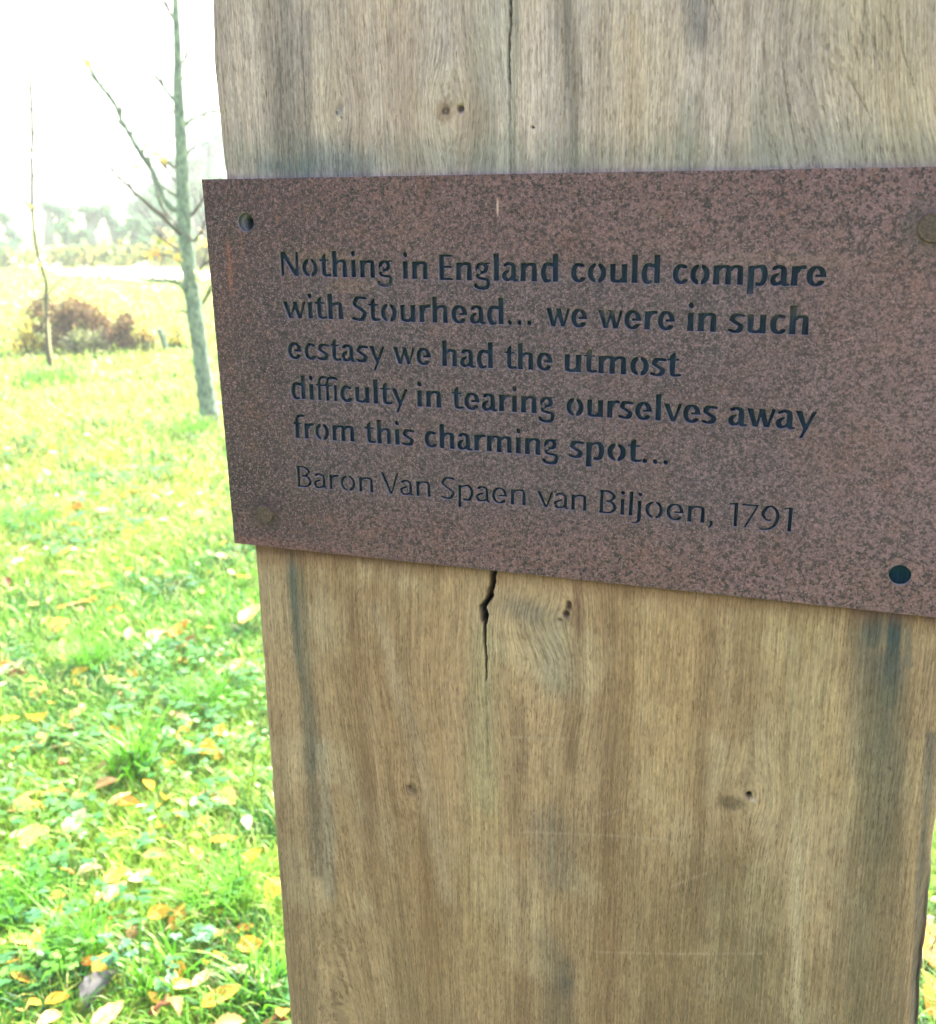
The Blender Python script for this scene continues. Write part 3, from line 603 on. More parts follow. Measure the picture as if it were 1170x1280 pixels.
def build_plaque():
    root = thing('plaque', 'rusty brown steel plaque with a stencil-cut quotation dated 1791, bolted across the oak post', 'plaque', (0, 0, Z0))
    loops = []
    P = lambda u, v: (on_y(u, v).x, on_y(u, v).z-Z0)
    tl, tr, bl, br = P(252, 224), P(1170, 208), P(293, 679), P(1170, 772)
    def ext(a, b, x): s = (x-a[0])/(b[0]-a[0]); return (x, a[1]+s*(b[1]-a[1]))
    tr = ext(tl, tr, .4335); br = ext(bl, br, .4325)
    out = []
    cs = [tl, tr, br, bl]
    for i in range(4):
        a, b = cs[i], cs[(i+1) % 4]; n = int(math.hypot(b[0]-a[0], b[1]-a[1])/.004)
        for k in range(n):
            s = k/n; j = 0 if k == 0 else (random.random()-.5)*.0003; out.append((a[0]+(b[0]-a[0])*s+j, a[1]+(b[1]-a[1])*s+j))
    loops.append(out)
    for (u, v, r) in ((307, 278, .0058), (1125, 719, .0060)):
        c = P(u, v); loops.append([(c[0]+r*math.cos(a), c[1]+r*math.sin(a)) for a in np.linspace(0, 2*math.pi, 33)[:-1]])
    XH = []
    for (wd, u0, v0, u1, v1, b) in WORDS:
        a, e = P(u0, v0), P(u1, v1); cur = 0; its = []
        for k, ch in enumerate(wd):
            ct, gw, sb = G(ch, bool(b))
            if k: cur += sb[0]
            its.append((ct, cur)); cur += gw+sb[1]; end = cur-sb[1]
        L = math.hypot(e[0]-a[0], e[1]-a[1]); dx, dy = (e[0]-a[0])/L, (e[1]-a[1])/L
        sx = L/end; sy = XHT if b else XHT*.97; XH.append(round(sx/sy, 2))
        for ct, c0 in its:
            for lp in ct: loops.append([(a[0]+dx*(c0+x)*sx-dy*y*sy, a[1]+dy*(c0+x)*sx+dx*y*sy) for x, y in lp])

    cu = bpy.data.curves.new('plate', 'CURVE'); cu.dimensions = '2D'; cu.fill_mode = 'BOTH'; cu.extrude = .00105; cu.bevel_depth = .00015; cu.offset = -.00015; cu.bevel_resolution = 0
    for lp in loops:
        sp = cu.splines.new('POLY'); sp.points.add(len(lp)-1); sp.use_cyclic_u = True
        sp.points.foreach_set('co', [q for (x, y) in lp for q in (x, y, 0, 1)])
    tmp = bpy.data.objects.new('tmp', cu); COL.objects.link(tmp); bpy.context.view_layer.update()
    me = bpy.data.meshes.new_from_object(tmp.evaluated_get(bpy.context.evaluated_depsgraph_get())); bpy.data.objects.remove(tmp); bpy.data.curves.remove(cu)
    me.transform(Matrix.Translation((0, .0012, 0)) @ Matrix.Rotation(R_(90), 4, 'X')); me.name = 'plate'
    me.materials.clear(); me.materials.append(M_rust); me.polygons.foreach_set('material_index', np.zeros(len(me.polygons), np.int32))
    put('plate', me, root)
    # bolt heads: low domed discs with a chamfer, standing proud of the plate
    def bolt(u, v, r, lbl):
        prof = [(0, -.0019), (r*.6, -.0019), (r*.80, -.0018), (r*.84, -.0022), (r*.92, -.0021), (r, -.0010), (r*1.01, .0012)]; V = [(0, prof[0][1], 0)]; F = []; n = 32
        for (q, y) in prof[1:]: V += [(q*math.cos(a*2*math.pi/n), y, q*math.sin(a*2*math.pi/n)) for a in range(n)]
        for a in range(n):
            F.append((0, 1+a, 1+(a+1) % n))
            for k in range(len(prof)-2): o = 1+k*n; F.append((o+a, o+n+a, o+n+(a+1) % n, o+(a+1) % n))
        me = mesh_from('bolt', V, F, M_bolt); c = P(u, v); put('bolt', me, root, (c[0], 0, c[1]), label=lbl)
    bolt(332, 642, .0064, 'dull round bolt head in the lower left corner'); bolt(1167, 284, .0080, 'round grey bolt head at the right edge')
XHT = .0107
build_plaque()

# ------------------------------------------------------------------ ground and far setting
def ground_z(x, y):
    d = np.hypot(np.asarray(x)-EYE.x, np.asarray(y)-EYE.y)
    return (fbm(np.asarray(x)*.35+50, np.asarray(y)*.35+50, 2)-.5)*0.06*smooth(d, 2, 8)
def build_ground():
    r = np.concatenate([np.linspace(0.0, 12, 60), np.geomspace(12.6, 900, 60)]); a = np.linspace(0, 2*math.pi, 181)[:-1]
    RR, AA = np.meshgrid(r, a, indexing='ij'); X = EYE.x+RR*np.sin(AA); Y = EYE.y+RR*np.cos(AA); Zg = ground_z(X, Y)
    # beyond the path the land rises into a low hill
    Zg = Zg + smooth(RR, 42, 150)*1.2*0
    idx = np.arange(X.size).reshape(X.shape); nx = np.roll(idx, -1, 1)
    F = np.stack([idx[:-1], idx[1:], nx[1:], nx[:-1]], -1).reshape(-1, 4)
    put('ground', mesh_from('ground', np.stack([X, Y, Zg], -1).reshape(-1, 3), F, M_ground, smooth_=True), kind='structure', label='sunlit lawn with short grass')
build_ground()
def ridge(name, D, pts, mat, thick, label, rough=0.02):
    """a hill whose skyline passes through the given photograph points, at distance D, sloping down towards us"""
    P = [at_d(u, v, D) for u, v in pts]; az = [math.atan2(p.x-EYE.x, p.y-EYE.y) for p in P]; hz = [p.z for p in P]
    A = np.linspace(az[0], az[-1], 160); H = np.interp(A, az, hz); H = H+(fbm(A*60, A*0, 3)-.5)*D*rough
    V = []; rows = 14
    for k in range(rows):
        s = k/(rows-1); d = D-thick*(1-s); hh = H*(s**0.8) if k < rows-1 else H
        V.append(np.stack([EYE.x+d*np.sin(A), EYE.y+d*np.cos(A), hh-0.3*(1-s)], -1))
    V.append(np.stack([EYE.x+(D+thick)*np.sin(A), EYE.y+(D+thick)*np.cos(A), H*0-1], -1)); rows += 1
    V = np.concatenate(V); idx = np.arange(len(V)).reshape(rows, 160)
    F = np.stack([idx[:-1, :-1], idx[:-1, 1:], idx[1:, 1:], idx[1:, :-1]], -1).reshape(-1, 4)
    put(name, mesh_from(name, V, F, mat, smooth_=True), kind='structure', label=label)
M_hill = mat_plain('far_woods', (0.03, 0.12, 0.10), (0.06, 0.18, 0.13), .3, .95, .8, 1.0)
M_field = mat_plain('far_meadow', (0.30, 0.36, 0.16), (0.42, 0.44, 0.22), .12, .95, .3, .1)
ridge('hill', 88, [(-900, 262), (-200, 262), (0, 260), (60, 262), (160, 266), (280, 262), (600, 262), (1900, 262)], M_field, 40, 'pale meadow hill behind the lawn', .0006)
ridge('wooded_hill', 160, [(-900, 250), (-200, 258), (60, 258), (150, 240), (205, 200), (240, 158), (290, 140), (380, 128), (700, 150), (1900, 200)], M_hill, 40, 'hazy blue-green wooded hill rising on the right', .012)

# pale path
def strip(name, pts, wpx, mat, z=.006, **k):
    V = []; n = 24; P = [on_z(u, v, 0) for u, v in pts]
    for i in range(len(P)-1):
        for s in np.linspace(0, 1, n, endpoint=(i == len(P)-2)):
            p = P[i].lerp(P[i+1], s); w_ = wpx[i]+(wpx[i+1]-wpx[i])*s; d = (P[i+1]-P[i]).normalized(); q = Vector((-d.y, d.x, 0))*w_*(.9+.2*noise.noise(p*.8))
            for sg in (-1, 0, 1):
                c = p+q*sg; V.append((c.x, c.y, float(ground_z(c.x, c.y))+z+(.01 if sg == 0 else 0)))
    m = len(V)//3; F = [(3*i+j, 3*i+j+1, 3*i+j+4, 3*i+j+3) for i in range(m-1) for j in (0, 1)]
    put(name, mesh_from(name, V, F, mat, smooth_=True), **k)
strip('path', [(-400, 322), (20, 326), (110, 330), (160, 341), (215, 346), (330, 347), (1400, 352)], [2.2, 2.0, 1.8, 1.2, 1.0, .9, .9], M_path, z=.02, kind='structure', label='pale gravel path across the lawn')

# ------------------------------------------------------------------ grass, clover
def project(P):
    d = P-np.array(EYE); c = d @ np.array(M3); return 585+FPX*c[:, 0]/-c[:, 2], 640-FPX*c[:, 1]/-c[:, 2], -c[:, 2]
AZL, AZR = math.atan2(ray(-330, 640).x, ray(-330, 640).y), math.atan2(ray(1500, 640).x, ray(1500, 640).y)
TUFTS = [(112, 835, .05, 420, .12, 0), (165, 965, .05, 90, .17, 1), (30, 655, .16, 300, .13, 0), (255, 880, .08, 330, .11, 0), (60, 474, .25, 300, .16, 0), (275, 1130, .07, 300, .12, 0),
         (240, 540, .12, 160, .14, 0), (195, 1225, .05, 40, .11, 1), (20, 1130, .08, 260, .12, 0), (95, 1190, .06, 220, .12, 0), (330, 1240, .05, 50, .10, 1), (130, 620, .1, 100, .10, 0)]
def grass():
    bx = []; 
    def ring(r0, r1, dens, h, wd, az=(AZL, AZR)):
        A = (r1*r1-r0*r0)/2*(az[1]-az[0]); n = int(A*dens); r = np.sqrt(rng.uniform(r0*r0, r1*r1, n)); a = rng.uniform(*az, n)
        x = EYE.x+r*np.sin(a); y = EYE.y+r*np.cos(a)
        cl = fbm(x*7, y*7, 3); keep = rng.random(n) < (.35+1.3*cl); x, y = x[keep], y[keep]; cl = cl[keep]
        bx.append((x, y, h*rng.uniform(.45, 1.25, len(x))*(.55+.9*fbm(x*2.3+9, y*2.3, 2)), np.full(len(x), wd)*rng.uniform(.6, 1.3, len(x)), np.zeros(len(x))))
    ring(.5, 1.5, 2500, .06, .0035); ring(1.5, 3.2, 13000, .062, .0032); ring(3.2, 5.5, 7000, .065, .0042); ring(5.5, 9, 2600, .065, .0065); ring(9, 16, 700, .07, .012); ring(16, 34, 160, .08, .022)
    for (u, v, R, n, h, broad) in TUFTS:
        c = on_z(u, v, .02); r = R*np.sqrt(rng.random(n)); a = rng.random(n)*6.283; x = c.x+r*np.cos(a); y = c.y+r*np.sin(a)
        bx.append((x, y, h*rng.uniform(.5, 1.1, n), np.full(n, .006 if broad else .0028)*(1 if c.y < 4 else 1.8), np.ones(n)*(1+broad)))
    x, y, h, wd, tf = [np.concatenate(q) for q in zip(*bx)]
    inpost = (x > -.03) & (x < .47) & (y > -.01) & (y < .12); k = ~inpost; x, y, h, wd, tf = x[k], y[k], h[k], wd[k], tf[k]
    n = len(x); z = ground_z(x, y); yaw = rng.random(n)*6.283; lean = rng.uniform(.15, 1.15, n)*h; lx, ly = np.cos(yaw)*lean, np.sin(yaw)*lean
    fa = yaw+rng.uniform(-.6, .6, n)+1.57; wx, wy = np.cos(fa)*wd/2, np.sin(fa)*wd/2
    P = lambda s, lf, wf, zf: (x+lx*lf+wx*wf*s, y+ly*lf+wy*wf*s, z+h*zf)
    V = np.stack([np.stack(q, -1) for q in (P(-1, 0, .8, 0), P(1, 0, .8, 0), P(-1, .30, 1, .52), P(1, .30, 1, .52), P(-1, .75, .7, .80), P(1, .75, .7, .80), P(0, 1.25, 0, .86))], 1).reshape(-1, 3)
    b = np.arange(n)*7
    T = np.concatenate([np.stack([b, b+1, b+3], -1), np.stack([b, b+3, b+2], -1), np.stack([b+2, b+3, b+5], -1), np.stack([b+2, b+5, b+4], -1), np.stack([b+4, b+5, b+6], -1)])
    d = np.hypot(x-EYE.x, y-EYE.y); far = smooth(d, 2.4, 8)  # far blades get paler, yellower colours: distant glare painted into the tint
    pn = fbm(x*1.3+3, y*1.3, 3); p2 = fbm(x*6, y*6+30, 3); rr = rng.random(n)
    g1 = np.array((.085, .265, .014)); g2 = np.array((.22, .38, .032)); g3 = np.array((.018, .125, .020)); g4 = np.array((.38, .42, .10)); g5 = np.array((.50, .44, .20))
    m1 = smooth(pn+.35*(rr-.5)+.26*far, .42, .66)[:, None]; c = g1*(1-m1)+g2*m1
    m2 = smooth(p2+.3*(rng.random(n)-.5), .56, .72)[:, None]; c = c*(1-m2)+g3*m2
    m4 = (rng.random(n) < .06+.34*far)[:, None]; c = np.where(m4, g4, c)
    m5 = (rng.random(n) < .03+.14*far)[:, None]; c = np.where(m5, g5, c)
    c = np.where((tf > 0)[:, None], g1*(.9+.6*rr[:, None]), c); c = c*rng.uniform(.45, 1.45, (n, 1))
    cc = np.repeat(c, 7, 0); print('blades', n)
    put('grass', mesh_from('grass', V, T, M_grass, cc), kind='stuff', label='short bright green and yellowing grass')
grass()
def leaflet(verts, faces, cols, c, up, ax, L, W, colr, fold=.15, lobes=0):
    """a flat-ish leaf blade from c along ax; up is its normal"""
    sx = up.cross(ax).normalized(); b = len(verts)
    prof = [(0, .06), (.25, .36), (.55, .5), (.8, .38), (1, .02)] if not lobes else [(0, .08), (.28, .30), (.48, .50), (.62, .34), (.78, .42), (.86, .20), (1, .10)]
    for s, q in prof:
        m = c+ax*(L*s)-up*(L*.12*s*s)
        verts.append(m+sx*(W*q)+up*(fold*W*q)); verts.append(m); verts.append(m-sx*(W*q)+up*(fold*W*q)); cols += [colr]*3
    for i in range(len(prof)-1):
        o = b+3*i; faces.append((o, o+3, o+4, o+1)); faces.append((o+1, o+4, o+5, o+2))
def herb_mesh(kind, n_leaf, R, hh, seed, size, tone=(.085, .22, .05)):
    r = random.Random(seed); V = []; F = []; Cc = []
    for i in range(n_leaf):
        a = r.random()*6.283; q = R*math.sqrt(r.random()); top = Vector((q*math.cos(a), q*math.sin(a), hh*r.uniform(.45, 1.0)))
        b = len(V); s = Vector((-math.sin(a), math.cos(a), 0))*.0007; root = Vector((q*.15*math.cos(a), q*.15*math.sin(a), 0)); mid = (root+top)/2+Vector((0, 0, hh*.15))
        for p in (root, mid, top): V.append(p-s); V.append(p+s); Cc += [(tone[0]*1.2, tone[1], tone[2])]*2
        F += [(b, b+1, b+3, b+2), (b+2, b+3, b+5, b+4)]
        up = Vector((r.uniform(-.35, .35), r.uniform(-.35, .35), 1)).normalized(); y0 = r.random()*6.283; sz = size*r.uniform(.6, 1.2); k = r.uniform(.7, 1.35); cl = tuple(t*k for t in tone)
        m = 3 if kind != 'round' else 1
        for j in range(m):
            an = y0+j*2.094*(1 if kind == 'clover' else .62); ax = Vector((math.cos(an), math.sin(an), 0)); ax = (ax-up*ax.dot(up)).normalized()
            leaflet(V, F, Cc, top, up, ax, sz, sz*(.85 if kind == 'clover' else .8), cl, .12, lobes=(kind == 'lobed'))
            if kind == 'lobed':
                for e in (-.5, .5):
                    a2 = Vector((math.cos(an+e), math.sin(an+e), 0)); leaflet(V, F, Cc, top+ax*sz*.25, up, a2, sz*.7, sz*.4, cl, .1)
    return V, F, Cc
def clover_stuff():
    protos = [herb_mesh(k, n, .04, h, sd, z, t) for k, n, h, sd, z, t in (('clover', 5, .055, 1, .013, (.06, .22, .035)), ('clover', 4, .045, 2, .011, (.10, .27, .05)), ('lobed', 3, .06, 3, .017, (.045, .19, .05)), ('round', 4, .05, 4, .016, (.12, .30, .05)), ('lobed', 4, .05, 5, .013, (.08, .25, .06)))]
    pa = [(np.array([tuple(v) for v in V]), np.array(F), np.array(Cc)) for V, F, Cc in protos]; VV = []; FF = []; CC = []; off = 0
    for (r0, r1, dens) in ((1.3, 3.4, 330), (3.4, 6, 130), (6, 10, 35)):
        n = int((r1*r1-r0*r0)/2*(AZR-AZL)*dens)
        for i in range(n):
            r = math.sqrt(random.uniform(r0*r0, r1*r1)); a = random.uniform(AZL, AZR); x = EYE.x+r*math.sin(a); y = EYE.y+r*math.cos(a)
            if -.08 < x < .52 and -.05 < y < .17: continue
            if float(fbm(np.array([x*2.5+7.]), np.array([y*2.5]), 2)[0]) < .42+.10*random.random(): continue
            P, F, Cc = pa[random.randrange(5)]; t = random.random()*6.283; s = random.uniform(.8, 1.3)*(1 if r < 4 else 1.25); c_, s_ = math.cos(t)*s, math.sin(t)*s
            Q = np.stack([P[:, 0]*c_-P[:, 1]*s_+x, P[:, 0]*s_+P[:, 1]*c_+y, P[:, 2]*s+float(ground_z(x, y))+.012], -1)
            VV.append(Q); FF.append(F+off); CC.append(Cc*random.uniform(.55, 1.35)); off += len(P)
    put('clover', mesh_from('clover', np.concatenate(VV), np.concatenate(FF), M_herb, np.concatenate(CC)), kind='stuff', label='low clover and buttercup leaves among the grass')
clover_stuff()
# a few leafy weeds that can be told apart near the camera
PLANTS = [('lobed', 9, 150, 1208, .05, .085, .017, (.055, .19, .085), 'lobed buttercup leaves right of the dark curled leaf near the bottom left'),
          ('lobed', 10, 238, 1195, .055, .08, .018, (.06, .20, .08), 'broad clump of lobed blue-green buttercup leaves left of the post foot'),
          ('lobed', 8, 200, 1232, .05, .07, .016, (.07, .21, .07), 'buttercup plant with lobed leaves just above the brown twig'),
          ('lobed', 7, 40, 1142, .05, .06, .017, (.08, .25, .12), 'pale blue-green buttercup clump at the left edge, low in the view'),
          ('round', 5, 285, 1078, .045, .07, .024, (.14, .33, .07), 'light green round-leaved weed beside the orange curled leaf'),
          ('clover', 9, 268, 905, .06, .06, .015, (.07, .21, .06), 'clover clump beside the post, level with its lower stain'),
          ('lobed', 8, 85, 1210, .05, .07, .016, (.13, .36, .05), 'bright green lobed weed beside the two small yellow leaves at the bottom left'),
          ('clover', 10, 215, 745, .12, .07, .018, (.04, .16, .07), 'dark green clover patch left of the post under the plaque corner')]
for (kind, n, u, v, R, hh, sz, tone, lab) in PLANTS:
    V, F, Cc = herb_mesh(kind, n, R, hh, u+v, sz, tone); p = on_z(u, v, .03)
    put('meadow_plant', mesh_from('meadow_plant', [tuple(q) for q in V], F, M_herb, Cc), None, (p.x, p.y, .012), label=lab, category='plant', group='leafy weeds in the lawn')

# ------------------------------------------------------------------ fallen leaves
LM = {'yellow': mat_leaf('leaf_yellow', (.78, .52, .07), (.70, .40, .05), (.40, .18, .04)), 'cream': mat_leaf('leaf_cream', (.62, .47, .19), (.70, .54, .22), (.42, .24, .08)),
      'white': mat_leaf('leaf_white', (.66, .60, .40), (.74, .68, .46), (.5, .36, .16)), 'orange': mat_leaf('leaf_orange', (.72, .30, .05), (.62, .22, .04), (.30, .10, .03)),
      'tan': mat_leaf('leaf_tan', (.46, .27, .13), (.56, .36, .20), (.25, .13, .07)), 'brown': mat_leaf('leaf_brown', (.20, .075, .035), (.30, .12, .05), (.07, .03, .02)),
      'dark': mat_leaf('leaf_dark', (.030, .036, .042), (.07, .07, .075), (.02, .02, .02)), 'green': mat_leaf('leaf_green', (.16, .36, .03), (.22, .42, .05), (.3, .4, .08))}
def leaf_mesh(seed, curl, wid, mat):
    r = random.Random(seed); NU, NV = 11, 7; V = []; C_ = []; bend = r.uniform(-.5, .9)*curl; tw = r.uniform(-.5, .5)*curl
    for i in range(NU):
        s = i/(NU-1); hw = wid*.5*(math.sin(math.pi*min(1, s*.96+.02)**.82)**.85)*(1+.07*math.sin(s*30+seed)) if 0 < i < NU-1 else .004
        for j in range(NV):
            t = j/(NV-1)*2-1; x = (s-.5); y = hw*t*(1+.05*r.uniform(-1, 1)); z = bend*(x*x*1.2)+curl*.9*abs(t)**1.6*hw+.012*math.sin(s*40+abs(t)*4)*abs(t)+tw*x*t*.2
            V.append((x, y, z)); k = .78 if j == NV//2 else (1.0-.10*((i % 2)*(abs(t) < .9))); C_.append((k, k*.97, k*.9))
    F = [(i*NV+j, (i+1)*NV+j, (i+1)*NV+j+1, i*NV+j+1) for i in range(NU-1) for j in range(NV-1)]
    b = len(V); V += [(-.5, -.012, .0), (-.5, .012, .0), (-.72, .006+.05*bend, .03), (-.72, -.006+.05*bend, .03)]; C_ += [(.6, .5, .4)]*4; F.append((b, b+1, b+2, b+3))
    me = mesh_from('fallen_leaf', V, F, LM[mat], C_, smooth_=True); return me
_lm = {}
def leaf_data(mat, k):
    key = (mat, k)
    if key not in _lm: _lm[key] = leaf_mesh(k*7+len(mat), (.25, .5, .8, .35, 1.1)[k % 5], (.58, .5, .66, .44, .62)[k % 5], mat)
    return _lm[key]
BIG = [(277, 1246, 52, 'yellow', 12, 'large yellow-orange fallen leaf lying flat at the bottom, just left of the post'),
 (135, 1270, 40, 'cream', 60, 'cream-yellow fallen leaf at the very bottom, under the dark curled leaf'), (127, 1234, 48, 'dark', 70, 'dark blue-grey rotting leaf near the bottom, left of the twig'),
 (280, 1050, 38, 'orange', 5, 'orange-brown curled leaf level with the round-leaved weed, right of centre of the lawn strip'), (258, 1084, 28, 'brown', -10, 'dark brown curled leaf below the orange-brown one'),
 (250, 1100, 28, 'cream', 35, 'cream leaf tucked under the dark brown curled leaf'), (263, 1116, 26, 'orange', 80, 'orange leaf standing on edge below the cream one'), (255, 1135, 30, 'white', 60, 'whitish leaf catching the sun beside the orange standing leaf'),
 (273, 1140, 24, 'orange', -50, 'small orange leaf right of the sunlit whitish leaf'), (202, 1145, 32, 'yellow', 20, 'deep yellow leaf in the middle of a pair, left of the orange leaf'), (224, 1146, 32, 'orange', 75, 'orange leaf paired with the deep yellow leaf'),
 (149, 1145, 26, 'orange', 30, 'orange leaf left of the yellow and orange pair'), (171, 1162, 24, 'tan', 60, 'tan upright leaf below the yellow and orange pair'), (150, 1180, 36, 'white', 5, 'long pale cream leaf lying across the grass above the dark rotting leaf'),
 (179, 1101, 30, 'white', 15, 'bright white oval leaf beside the brown crumpled leaf'), (145, 1094, 26, 'yellow', 40, 'deep yellow leaf on top of the brown crumpled leaf'), (158, 1092, 22, 'white', -30, 'white leaf touching the deep yellow leaf'),
 (147, 1117, 32, 'tan', 65, 'brown-pink crumpled leaf under the yellow and white leaves'), (126, 1118, 22, 'cream', 80, 'narrow cream leaf left of the crumpled brown-pink leaf'), (113, 1088, 30, 'white', 25, 'pale greenish-white round leaf left of the deep yellow leaf'),
 (180, 1047, 28, 'yellow', 35, 'yellow leaf above and right of the round whitish leaf'), (94, 1028, 34, 'white', 72, 'tall white leaf standing in the grass left of the yellow ones'), (44, 1047, 34, 'cream', 55, 'cream leaf with a yellow rim, standing near the left edge'),
 (8, 1086, 34, 'orange', 15, 'orange-yellow leaf cut by the left edge of the view'), (29, 1013, 38, 'cream', 5, 'creamy yellow leaf lying flat below the wide yellow one at the left'), (67, 992, 42, 'yellow', -5, 'wide yellow leaf lying on the tuft of broad blades'),
 (37, 994, 30, 'cream', 10, 'cream leaf between the wide yellow leaf and the left edge'), (135, 981, 32, 'tan', 30, 'tan leaf at the foot of the tuft of broad blades'), (149, 998, 28, 'cream', 40, 'cream leaf with an orange stain just right of the tan leaf'),
 (161, 1006, 26, 'orange', 5, 'flat orange leaf under the cream one'), (191, 1011, 24, 'yellow', 30, 'small yellow leaf right of the flat orange leaf'), (178, 954, 24, 'white', 75, 'round white leaf on the right of the broad-bladed tuft'),
 (284, 1001, 34, 'cream', -45, 'cream curved leaf closest to the post, halfway down'), (260, 992, 28, 'tan', -20, 'pinkish tan leaf left of the cream curved leaf'), (48, 902, 32, 'yellow', -20, 'yellow leaf with a white glint, left of the tan trio'),
 (47, 925, 30, 'cream', 70, 'cream leaf standing below the yellow one with a white glint'), (94, 894, 28, 'tan', 50, 'tan leaf, upper one of the trio'), (87, 910, 24, 'tan', -40, 'tan leaf with a hooked end, lower one of the trio'),
 (82, 932, 36, 'cream', 5, 'long cream leaf lying below the tan trio'), (101, 844, 28, 'yellow', 40, 'yellow leaf at the foot of the tall grass tuft'), (150, 851, 30, 'white', -15, 'bright white leaf right of the tall grass tuft'),
 (14, 837, 34, 'white', 40, 'white leaf with a brown shadow side near the left edge, level with the tall tuft'), (20, 846, 26, 'brown', 20, 'red-brown leaf beneath the white one at the left edge'), (13, 898, 24, 'yellow', 5, 'small yellow leaf at the left edge below the red-brown one'),
 (51, 868, 24, 'orange', 60, 'brown-orange leaf between the left edge and the tall tuft'), (226, 895, 26, 'white', -5, 'white narrow leaf left of the clover clump by the post'), (232, 914, 30, 'yellow', 65, 'yellow leaf standing among long blades beside the clover clump'),
 (258, 939, 40, 'yellow', -25, 'long thin yellow leaf slanting down towards the post'), (275, 852, 26, 'orange', 5, 'orange leaf close to the post level with the tall tuft'), (300, 833, 24, 'tan', 60, 'tan-orange leaf beside the post above the orange one'),
 (24, 1174, 30, 'cream', -45, 'cream leaf slanting at the left edge beneath the lobed clump'), (47, 1174, 28, 'yellow', 85, 'upright yellow leaf right of the slanting cream leaf'), (79, 1149, 42, 'yellow', 25, 'long yellow leaf lying above the upright yellow leaf'),
 (100, 1141, 22, 'cream', 20, 'cream leaf touching the tip of the long yellow leaf'), (72, 1122, 22, 'cream', 0, 'small cream leaf above the long yellow leaf'), (28, 1106, 26, 'tan', 60, 'tan leaf half sunk in grass near the left edge'),
 (116, 1202, 28, 'orange', 10, 'orange-tan leaf above the dark rotting leaf'), (131, 1206, 30, 'yellow', 75, 'narrow yellow leaf standing beside the orange-tan leaf'), (41, 1253, 26, 'yellow', -20, 'yellow leaf, left one of two near the bottom left corner'),
 (72, 1253, 28, 'yellow', 15, 'yellow leaf, right one of two near the bottom left corner'), (335, 1228, 40, 'white', -30, 'white leaf leaning against the post foot'), (344, 1202, 30, 'green', 30, 'bright green leaf beside the post foot'),
 (344, 1110, 30, 'yellow', 65, 'yellow leaf half hidden by the post edge'), (306, 1160, 26, 'orange', 20, 'small orange-brown leaf left of the post edge'), (318, 1073, 26, 'yellow', 50, 'thin yellow leaf between the round-leaved weed and the post'),
 (345, 1279, 40, 'brown', 0, 'brown leaf at the bottom touching the post'), (288, 1277, 36, 'cream', 0, 'cream leaf cut by the bottom edge under the large yellow-orange one'), (227, 790, 30, 'orange', 65, 'bright orange leaf in the dark clover patch'),
 (212, 795, 28, 'orange', 15, 'orange-brown leaf left of the bright orange one'), (197, 797, 28, 'white', 60, 'white leaf left of the orange pair in the clover'), (129, 733, 28, 'yellow', -10, 'yellow-white leaf lying out in mid lawn'),
 (305, 721, 24, 'orange', -50, 'orange leaf by the post just under the plaque corner'), (315, 772, 36, 'cream', 65, 'tall cream leaf by the post below the plaque corner'), (99, 754, 38, 'cream', 5, 'wide cream-yellow patch of leaf left of the dark clover'),
 (78, 783, 26, 'orange', 60, 'orange leaf below the wide cream-yellow one'), (82, 690, 24, 'yellow', 60, 'yellow leaf in the middle distance left of the white pair'), (165, 666, 24, 'yellow', 40, 'yellow leaf in mid lawn level with the plaque bottom'),
 (132, 641, 28, 'white', -10, 'flat white leaf in mid lawn'), (93, 624, 22, 'white', 20, 'white leaf farther back than the flat white one'), (96, 636, 22, 'orange', 0, 'orange leaf touching the farther white leaf'), (160, 618, 20, 'orange', 10, 'orange leaf farthest back in mid lawn'),
 (170, 650, 22, 'orange', 20, 'orange-brown leaf right of the flat white one'), (251, 645, 24, 'white', 0, 'white leaf near the plaque edge in mid lawn'), (1163, 1185, 60, 'orange', 80, 'orange fallen leaf seen past the right edge of the post'), (1168, 1250, 50, 'orange', 80, 'second orange leaf low behind the right edge of the post')]
occ = []
for i, (u, v, Lp, c, rot, lab) in enumerate(BIG):
    hgt = .034 if v > 700 else .03; p = on_z(u, v, hgt); D = (p-EYE).length; L = Lp/FPX*D*(.95 if abs(rot) < 40 else 1.12)
    rt = M3 @ Vector((1, 0, 0)); base = math.atan2(rt.y, rt.x)
    o = put('fallen_leaf', leaf_data(c, i), None, p, (random.uniform(-.3, .3), random.uniform(-.35, .1), base+R_(rot)), label=lab, category='leaf', group='fallen leaves on the lawn')
    o.rotation_mode = 'QUATERNION'
    q = Matrix.Rotation(base+R_(rot), 3, 'Z') @ Matrix.Rotation(random.uniform(-.35, .35), 3, 'X') @ Matrix.Rotation(-random.uniform(.0, .35) if abs(rot) < 50 else -random.uniform(.1, .55), 3, 'Y')
    o.rotation_quaternion = q.to_quaternion(); o.scale = (L, L, L); occ.append((u, v))
SHAPE = ('flat', 'slightly curled', 'broad', 'narrow', 'tightly curled')
def place(u, v):
    if u > 1100: return 'past the post on the right, '+('low down' if v > 1160 else 'higher up')
    a = 'far back' if v < 610 else 'in mid lawn' if v < 690 else 'level with the clover patch' if v < 800 else 'level with the grass tuft' if v < 900 else 'below the grass tuft' if v < 1020 else 'above the long yellow leaf' if v < 1110 else 'below the long yellow leaf' if v < 1190 else 'near the bottom edge'
    return a+(', left edge' if u < 90 else ', near the post' if u > 215+(v-560)*.1 else ', halfway across')
n = 0; tries = 0
